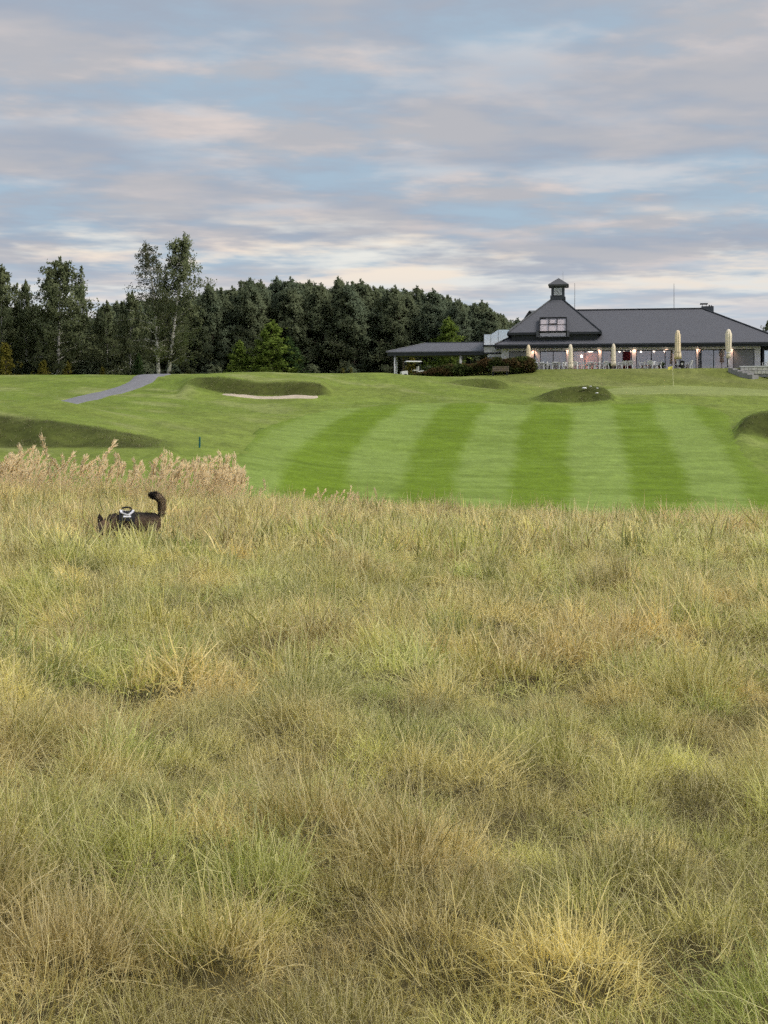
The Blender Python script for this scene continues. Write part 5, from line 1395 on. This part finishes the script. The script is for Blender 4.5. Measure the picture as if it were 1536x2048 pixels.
MB().tube([(-.35, -.2, .7), (-.15, -.2, 1.0)], .02, 6).tube([(-.15, -.36, 1.0), (-.13, -.2, 1.03), (-.15, -.04, 1.0)], .018, 6).build('steering_wheel', M['black'], e)
for x in (-.78, .78):
    for y in (-.56, .56):
        w = MB().tube([(x, y - .09, .23), (x, y + .09, .23)], .23, 16).build('wheel', M['black'], e); MB().tube([(x, y - .10, .23), (x, y + .10, .23)], .11, 12).build('rim', M['white'], w)

# right: steps down from the terrace and a white-capped low stone wall
sp = empty('garden_steps', W(U(1462, -5), -5.2, -.10), .85); tag(sp, 'grey stone steps running down from the terrace at right', 'steps')
for i in range(5): MB().box(-.62, .62, -.5 * i - .5, -.5 * i - .002, -.17 * i - .9, -.17 * i + .0).build('step', M['stone'], sp)
lw = empty('low_wall', W(U(1481, -5.2), -5.2, 0), -BA); tag(lw, 'low pale stone wall with white coping at the right edge', 'wall')
MB().box(0, 9, 0, .35, -.9, .02).build('coping_bed', M['stone'], lw)
MB().box(-.08, 9.1, -.10, .45, .025, .14).build('coping', M['white'], lw)
g_ = random.Random(4); sm = None
for r_ in range(2):
    x = 0.0
    while x < 8.8:
        w_ = g_.uniform(.28, .55); o_ = .03 * g_.random()
        MB().box(x + .012, x + w_ - .012, -.05 - o_, -.002, -.32 * (r_ + 1) + .03, -.32 * r_ + .0).build('stone', M['pale'], lw); x += w_

# flagstick on the green
fp = ground_px(1347, depth_at(1347, 772, 112, 140)); e = empty('flagstick', fp, 0); tag(e, 'thin golf flagstick with yellow flag on the green', 'flagstick')
fh = 1.78
MB().tube([(0, 0, -.1), (-.10, 0, fh)], [.026, .020], 8).build('pole', mat_plain('flag_pole', (.72, .72, .42), .5, .1, 3.0), e)
fl_ = []; nn = 9
for i in range(nn):
    t = i / (nn - 1)
    for j in range(4): fl_.append((-.10 - .40 * t, .05 * math.sin(t * 5) * t, fh - .02 - .10 * j * (1 - .25 * t) - .10 * t))
MB().add(fl_, [(i * 4 + j, (i + 1) * 4 + j, (i + 1) * 4 + j + 1, i * 4 + j + 1) for i in range(nn - 1) for j in range(3)]).build('flag', M['yellow'], e, True)
fm_ = e.children[1].modifiers.new('cloth', 'SOLIDIFY'); fm_.thickness = .006
# green marker stake by the feathery grass
sd_d = depth_at(399, 896, 55, 90); mp_ = ground_px(399, sd_d); e = empty('marker_stake', mp_, 0); tag(e, 'small blue-green marker stake behind the straw plumes', 'stake')
zt_ = P(399, 876, sd_d).z - mp_.z
MB().tube([(0, 0, -.1), (.01, 0, zt_)], .045, 8).build('post', mat_plain('stake_green', (.02, .13, .12), .5, .1, 3.0), e); MB().tube([(.01, 0, zt_ + .002), (.01, 0, zt_ + .06)], [.047, .03], 8).build('cap', mat_plain('stake_green', (.02, .13, .12), .5, .1, 3.0), e)
# pale lumps on the dark mound
for px, py, r, lab in ((1168, 782, .15, 'white lump on the dark grassy mound, largest and leftmost'), (1181, 777, .08, 'white lump on the dark grassy mound, topmost'), (1194, 781, .08, 'white lump on the dark grassy mound, rightmost of the upper ones'), (1193, 791, .09, 'white lump on the dark grassy mound, lowest')):
    d = depth_at(px, py, 105, 125); p = ground_px(px, d); g2 = np.random.default_rng(int(px)); mb = MB(); mb.lathe([(.01, -.4), (.8, -.35), (1, .1), (.7, .6), (.01, .75)], 10)
    mb.v = [tuple(np.array(q) * r * (1 + g2.normal(0, .12, 3)) * np.array([1.3, 1, .8])) for q in mb.v]
    o = mb.build('white_stone', mat_plain('white_lump', (.72, .72, .70), .8, .1, 6.0), None, True); o.location = p + Vector((0, -.15, .14)); tag(o, lab, 'stone', 'white lumps on the mound')

# ------------------------------------------------------------------ the dog
def build_dog():
    gz = Hf(DOG.x, DOG.y)
    root = empty('dog', (DOG.x, DOG.y, gz - .13), math.radians(10)); root.scale = (1.1, 1.1, 1.13)
    tag(root, 'dark brown shepherd dog with raised bushy tail and harness nosing in the tall grass', 'dog')
    b = MB()
    def limb(pts, rad, n=14): b.tube(pts, rad, n)
    # trunk: deep chest, tucked belly; nose points to -x
    limb([(-.30, 0, .50), (-.22, 0, .49), (-.10, 0, .485), (.05, 0, .50), (.20, 0, .515), (.34, 0, .525), (.42, 0, .53)], [.085, .135, .150, .145, .122, .120, .075])
    limb([(-.16, 0, .57), (.10, 0, .585), (.36, 0, .575)], [.085, .085, .07])
    # neck lowered, head nosing down and a little to the camera
    limb([(-.20, 0, .55), (-.29, -.05, .52), (-.37, -.12, .475)], [.112, .100, .092])
    limb([(-.345, -.09, .48), (-.39, -.15, .465), (-.42, -.20, .43), (-.45, -.26, .375), (-.475, -.315, .33), (-.482, -.33, .315)], [.078, .098, .094, .060, .046, .030])
    # legs with real joints
    for s in (-1, 1):
        limb([(-.20, s * .085, .50), (-.215, s * .10, .38), (-.17, s * .10, .27), (-.20, s * .10, .13), (-.20, s * .10, .05), (-.235, s * .10, .018)], [.075, .058, .042, .032, .028, .026], 10)
        limb([(.34, s * .075, .50), (.30, s * .095, .38), (.27, s * .10, .30), (.37, s * .10, .20), (.42, s * .10, .17), (.40, s * .10, .06), (.365, s * .10, .02)], [.09, .082, .058, .038, .030, .026, .027], 10)
    # tail carried high in a sickle
    limb([(.40, 0, .56), (.435, 0, .63), (.452, 0, .72), (.445, 0, .80), (.405, 0, .868), (.335, 0, .905), (.27, 0, .92)], [.040, .044, .048, .054, .055, .046, .016], 12)
    me = b.mesh('dog_body', None)
    tmp = link('tmp_dog', me)
    r = tmp.modifiers.new('r', 'REMESH'); r.mode = 'VOXEL'; r.voxel_size = .013
    sm = tmp.modifiers.new('s', 'SMOOTH'); sm.iterations = 8; sm.factor = .5
    dg = bpy.context.evaluated_depsgraph_get(); ev = tmp.evaluated_get(dg)
    body = bpy.data.meshes.new_from_object(ev); bpy.data.objects.remove(tmp)
    nv = len(body.vertices); co = np.zeros(nv * 3); body.vertices.foreach_get('co', co); co = co.reshape(-1, 3); no = np.zeros(nv * 3); body.vertices.foreach_get('normal', no); no = no.reshape(-1, 3)
    for p in body.polygons: p.use_smooth = True
    def coat(c, nn):
        """black saddle and muzzle, brown flanks and legs, sable tail with its lit rear edge painted pale"""
        x, y, z = c[:, 0], c[:, 1], c[:, 2]
        nz = fbm(x * 14, z * 14 + y * 9, 5, 3)
        blk = np.array([.026, .021, .018]); brn = np.array([.125, .082, .052]); tan = np.array([.26, .16, .085])
        sad = sstep(z + .08 * (nz - .5), .54, .65)[:, None]
        k = brn * (.6 + .8 * nz[:, None]); k = k * (1 - sad) + blk * sad
        neck = (sstep(-x, .25, .34) * (1 - sstep(-x, .40, .46)) * (1 - sstep(z, .58, .62)))[:, None]; k = k * (1 - .75 * neck) + tan * .7 * .75 * neck
        leg = (1 - sstep(z, .28, .36))[:, None]; k = k * (1 - leg) + tan * .8 * leg
        face = (sstep(-y, .17, .22))[:, None]; k = k * (1 - face * .7) + (brn * .9) * face * .7
        muz = (sstep(-y, .25, .30))[:, None]; k = k * (1 - muz) + blk * muz
        tail = ((x > .36) & (z > .64)); rear = sstep(x - .415 + .35 * (z - .75) * (z > .8), -.0, .03) * tail
        tip = sstep(z - .6 * (x - .33), .84, .92) * tail
        k = np.where(tail[:, None], blk * 1.4 + .25 * brn, k); k = k * (1 - .8 * (rear * (1 - tip))[:, None]) + np.array([.36, .27, .18]) * .8 * (rear * (1 - tip))[:, None]  # light caught by the tail's rear edge, painted into the coat
        return k
    cc = coat(co, no)
    a = body.attributes.new('col', 'FLOAT_COLOR', 'POINT'); a.data.foreach_set('color', np.concatenate([cc, np.ones((nv, 1))], 1).astype(np.float32).ravel())
    fur = bpy.data.materials.new('dog_coat'); fur.use_nodes = True; nd, lk = fur.node_tree.nodes, fur.node_tree.links
    at = N(nd, 'ShaderNodeAttribute', attribute_name='col'); lk.new(at.outputs['Color'], nd['Principled BSDF'].inputs['Base Color']); nd['Principled BSDF'].inputs['Roughness'].default_value = .65; nd['Principled BSDF'].inputs['Specular IOR Level'].default_value = .25
    body.materials.append(fur)
    link('body', body, root)
    # coat hair, longer on the tail and ruff, laid backwards
    g = np.random.default_rng(3); pick = g.integers(0, nv, 15000); pick = np.concatenate([pick, g.choice(np.nonzero((co[:, 2] > .64) & (co[:, 0] > .2))[0], 4500)])
    p = co[pick] + g.normal(0, .004, (len(pick), 3)); n_ = no[pick]; tailm = (p[:, 2] > .66) & (p[:, 0] > .2)
    flow = np.where(tailm[:, None], np.stack([-.4 * (p[:, 2] > .84), 0 * p[:, 0], 1.0 * (p[:, 2] < .86)], 1), np.array([1.0, 0, -.35]))
    dr = n_ * .55 + flow * .9 + g.normal(0, .25, p.shape); dr /= np.linalg.norm(dr, axis=1, keepdims=True)
    ln = np.where(tailm, .044, np.where(p[:, 1] < -.16, .014, np.where(p[:, 2] < .3, .012, .032))) * g.uniform(.6, 1.3, len(p))
    sd_ = np.cross(dr, n_ + g.normal(0, .3, p.shape)); sd_ /= np.linalg.norm(sd_, axis=1, keepdims=True) + 1e-9
    V = np.stack([p - sd_ * .0025, p + sd_ * .0025, p + dr * ln[:, None] - n_ * .12 * ln[:, None]], 1).reshape(-1, 3)
    hc = np.repeat(cc[pick] * g.uniform(.6, 1.6, (len(p), 1)), 3, 0)
    fm = np_mesh('coat', V, np.arange(len(V)).reshape(-1, 3), fur, False, {'col': ('POINT', 'FLOAT_COLOR', np.concatenate([hc, np.ones((len(hc), 1))], 1))})
    tag(link('coat', fm, root), kind='stuff')
    dark = mat_plain('dog_ear', (.020, .016, .014), .8, .3, 20.0); pink = mat_plain('dog_inner_ear', (.045, .03, .026), .8, .2, 20.0)
    for s, ox in ((-1, .0), (1, .0)):      # upright pointed ears
        bx = Vector((-.375, -.145, .535)) + Vector((.062, -.022, 0)) * s; tip = bx + Vector((.020 * s, .0, .125))
        w = Vector((.040, -.012, 0)); f_ = Vector((-.010, -.032, .004))
        vs = [bx - w - Vector((0, 0, .02)), bx + f_ * .4, bx + w - Vector((0, 0, .02)), bx - f_ * .9, bx - w * 1.05 + Vector((0, 0, .055)), bx + w * .95 + Vector((0, 0, .055)), bx - f_ * .6 + Vector((0, 0, .06)), tip]
        ear = MB().add(vs, [(0, 1, 4), (1, 2, 5), (1, 5, 4), (0, 4, 6, 3), (2, 3, 6, 5), (4, 5, 7), (5, 6, 7), (6, 4, 7), (0, 3, 2, 1)]).build('ear', dark, root)
        MB().add([vs[1] + Vector((-.004, -.004, .01)), vs[4].lerp(vs[7], .1) + Vector((-.006, -.006, 0)), vs[5].lerp(vs[7], .1) + Vector((-.006, -.006, 0)), vs[7].lerp(vs[5], .3) + Vector((-.006, -.006, 0))], [(0, 2, 3, 1)]).build('inner_ear', pink, ear)
    for s in (-1, 1):
        e = MB().lathe([(.001, -.010), (.008, -.006), (.010, 0), (.008, .006), (.001, .010)], 10).build('eye', mat_plain('dog_eye', (.02, .01, .005), .1, 0, 1.0, spec=.6), root, True)
        e.location = Vector((-.430, -.255, .455)) + Vector((.045, -.015, 0)) * s
    n0 = MB().lathe([(.001, -.016), (.016, -.010), (.020, 0), (.014, .010), (.001, .014)], 10).build('nose', M['black'], root, True); n0.location = (-.488, -.352, .322)
    # harness: body band, shoulder strap, reflective white loops and a handle
    hm = mat_plain('harness_black', (.012, .012, .014), .6, .2, 20.0); wm_ = mat_plain('reflective_white', (.80, .80, .86), .4, .05, 8.0)
    def band(x, rr, w, a0=-140, a1=140, zc=.50, k=22, th=.012):
        mb = MB(); vs = []
        for i in range(k + 1):
            a = math.radians(a0 + (a1 - a0) * i / k)
            for dx in (-w / 2, w / 2):
                for q in (rr, rr + th): vs.append((x + dx, math.sin(a) * q * .98, zc + math.cos(a) * q))
        fs = []
        for i in range(k):
            o_ = i * 4; fs += [(o_ + 1, o_ + 5, o_ + 7, o_ + 3), (o_, o_ + 2, o_ + 6, o_ + 4), (o_, o_ + 4, o_ + 5, o_ + 1), (o_ + 2, o_ + 3, o_ + 7, o_ + 6)]
        fs += [(0, 1, 3, 2), (4 * k, 4 * k + 2, 4 * k + 3, 4 * k + 1)]
        return mb.add(vs, fs)
    h = band(-.06, .172, .17, -75, 75).build('harness', hm, root)
    band(.03, .170, .05, -170, 170).build('girth_strap', hm, h)
    band(-.15, .166, .05, -150, 150).build('chest_strap', hm, h)
    lp = MB()
    for (x0, y0), (x1, y1) in (((-.135, -.07), (-.04, -.095)), ((-.04, -.095), (.02, -.06)), ((-.135, -.07), (-.15, .0)), ((.02, -.06), (.035, .02)), ((-.15, .0), (-.05, .06)), ((.035, .02), (-.05, .06))):
        z = lambda y: .50 + math.sqrt(max(0, .19 ** 2 - y * y)) + .004
        lp.bar((x0, y0 * 1.5, z(y0 * 1.5)), (x1, y1 * 1.5, z(y1 * 1.5)), .030, .016)
    lp.build('reflective_loop', wm_, h)
    band(-.055, .1855, .11, -58, -50, th=.006).build('reflective_strip', wm_, h)
    hdl = MB(); hdl.tube([(-.14, 0, .685), (-.13, 0, .725), (-.06, 0, .738), (.0, 0, .725), (.01, 0, .685)], .013, 8); hdl.build('handle', hm, h)
build_dog()
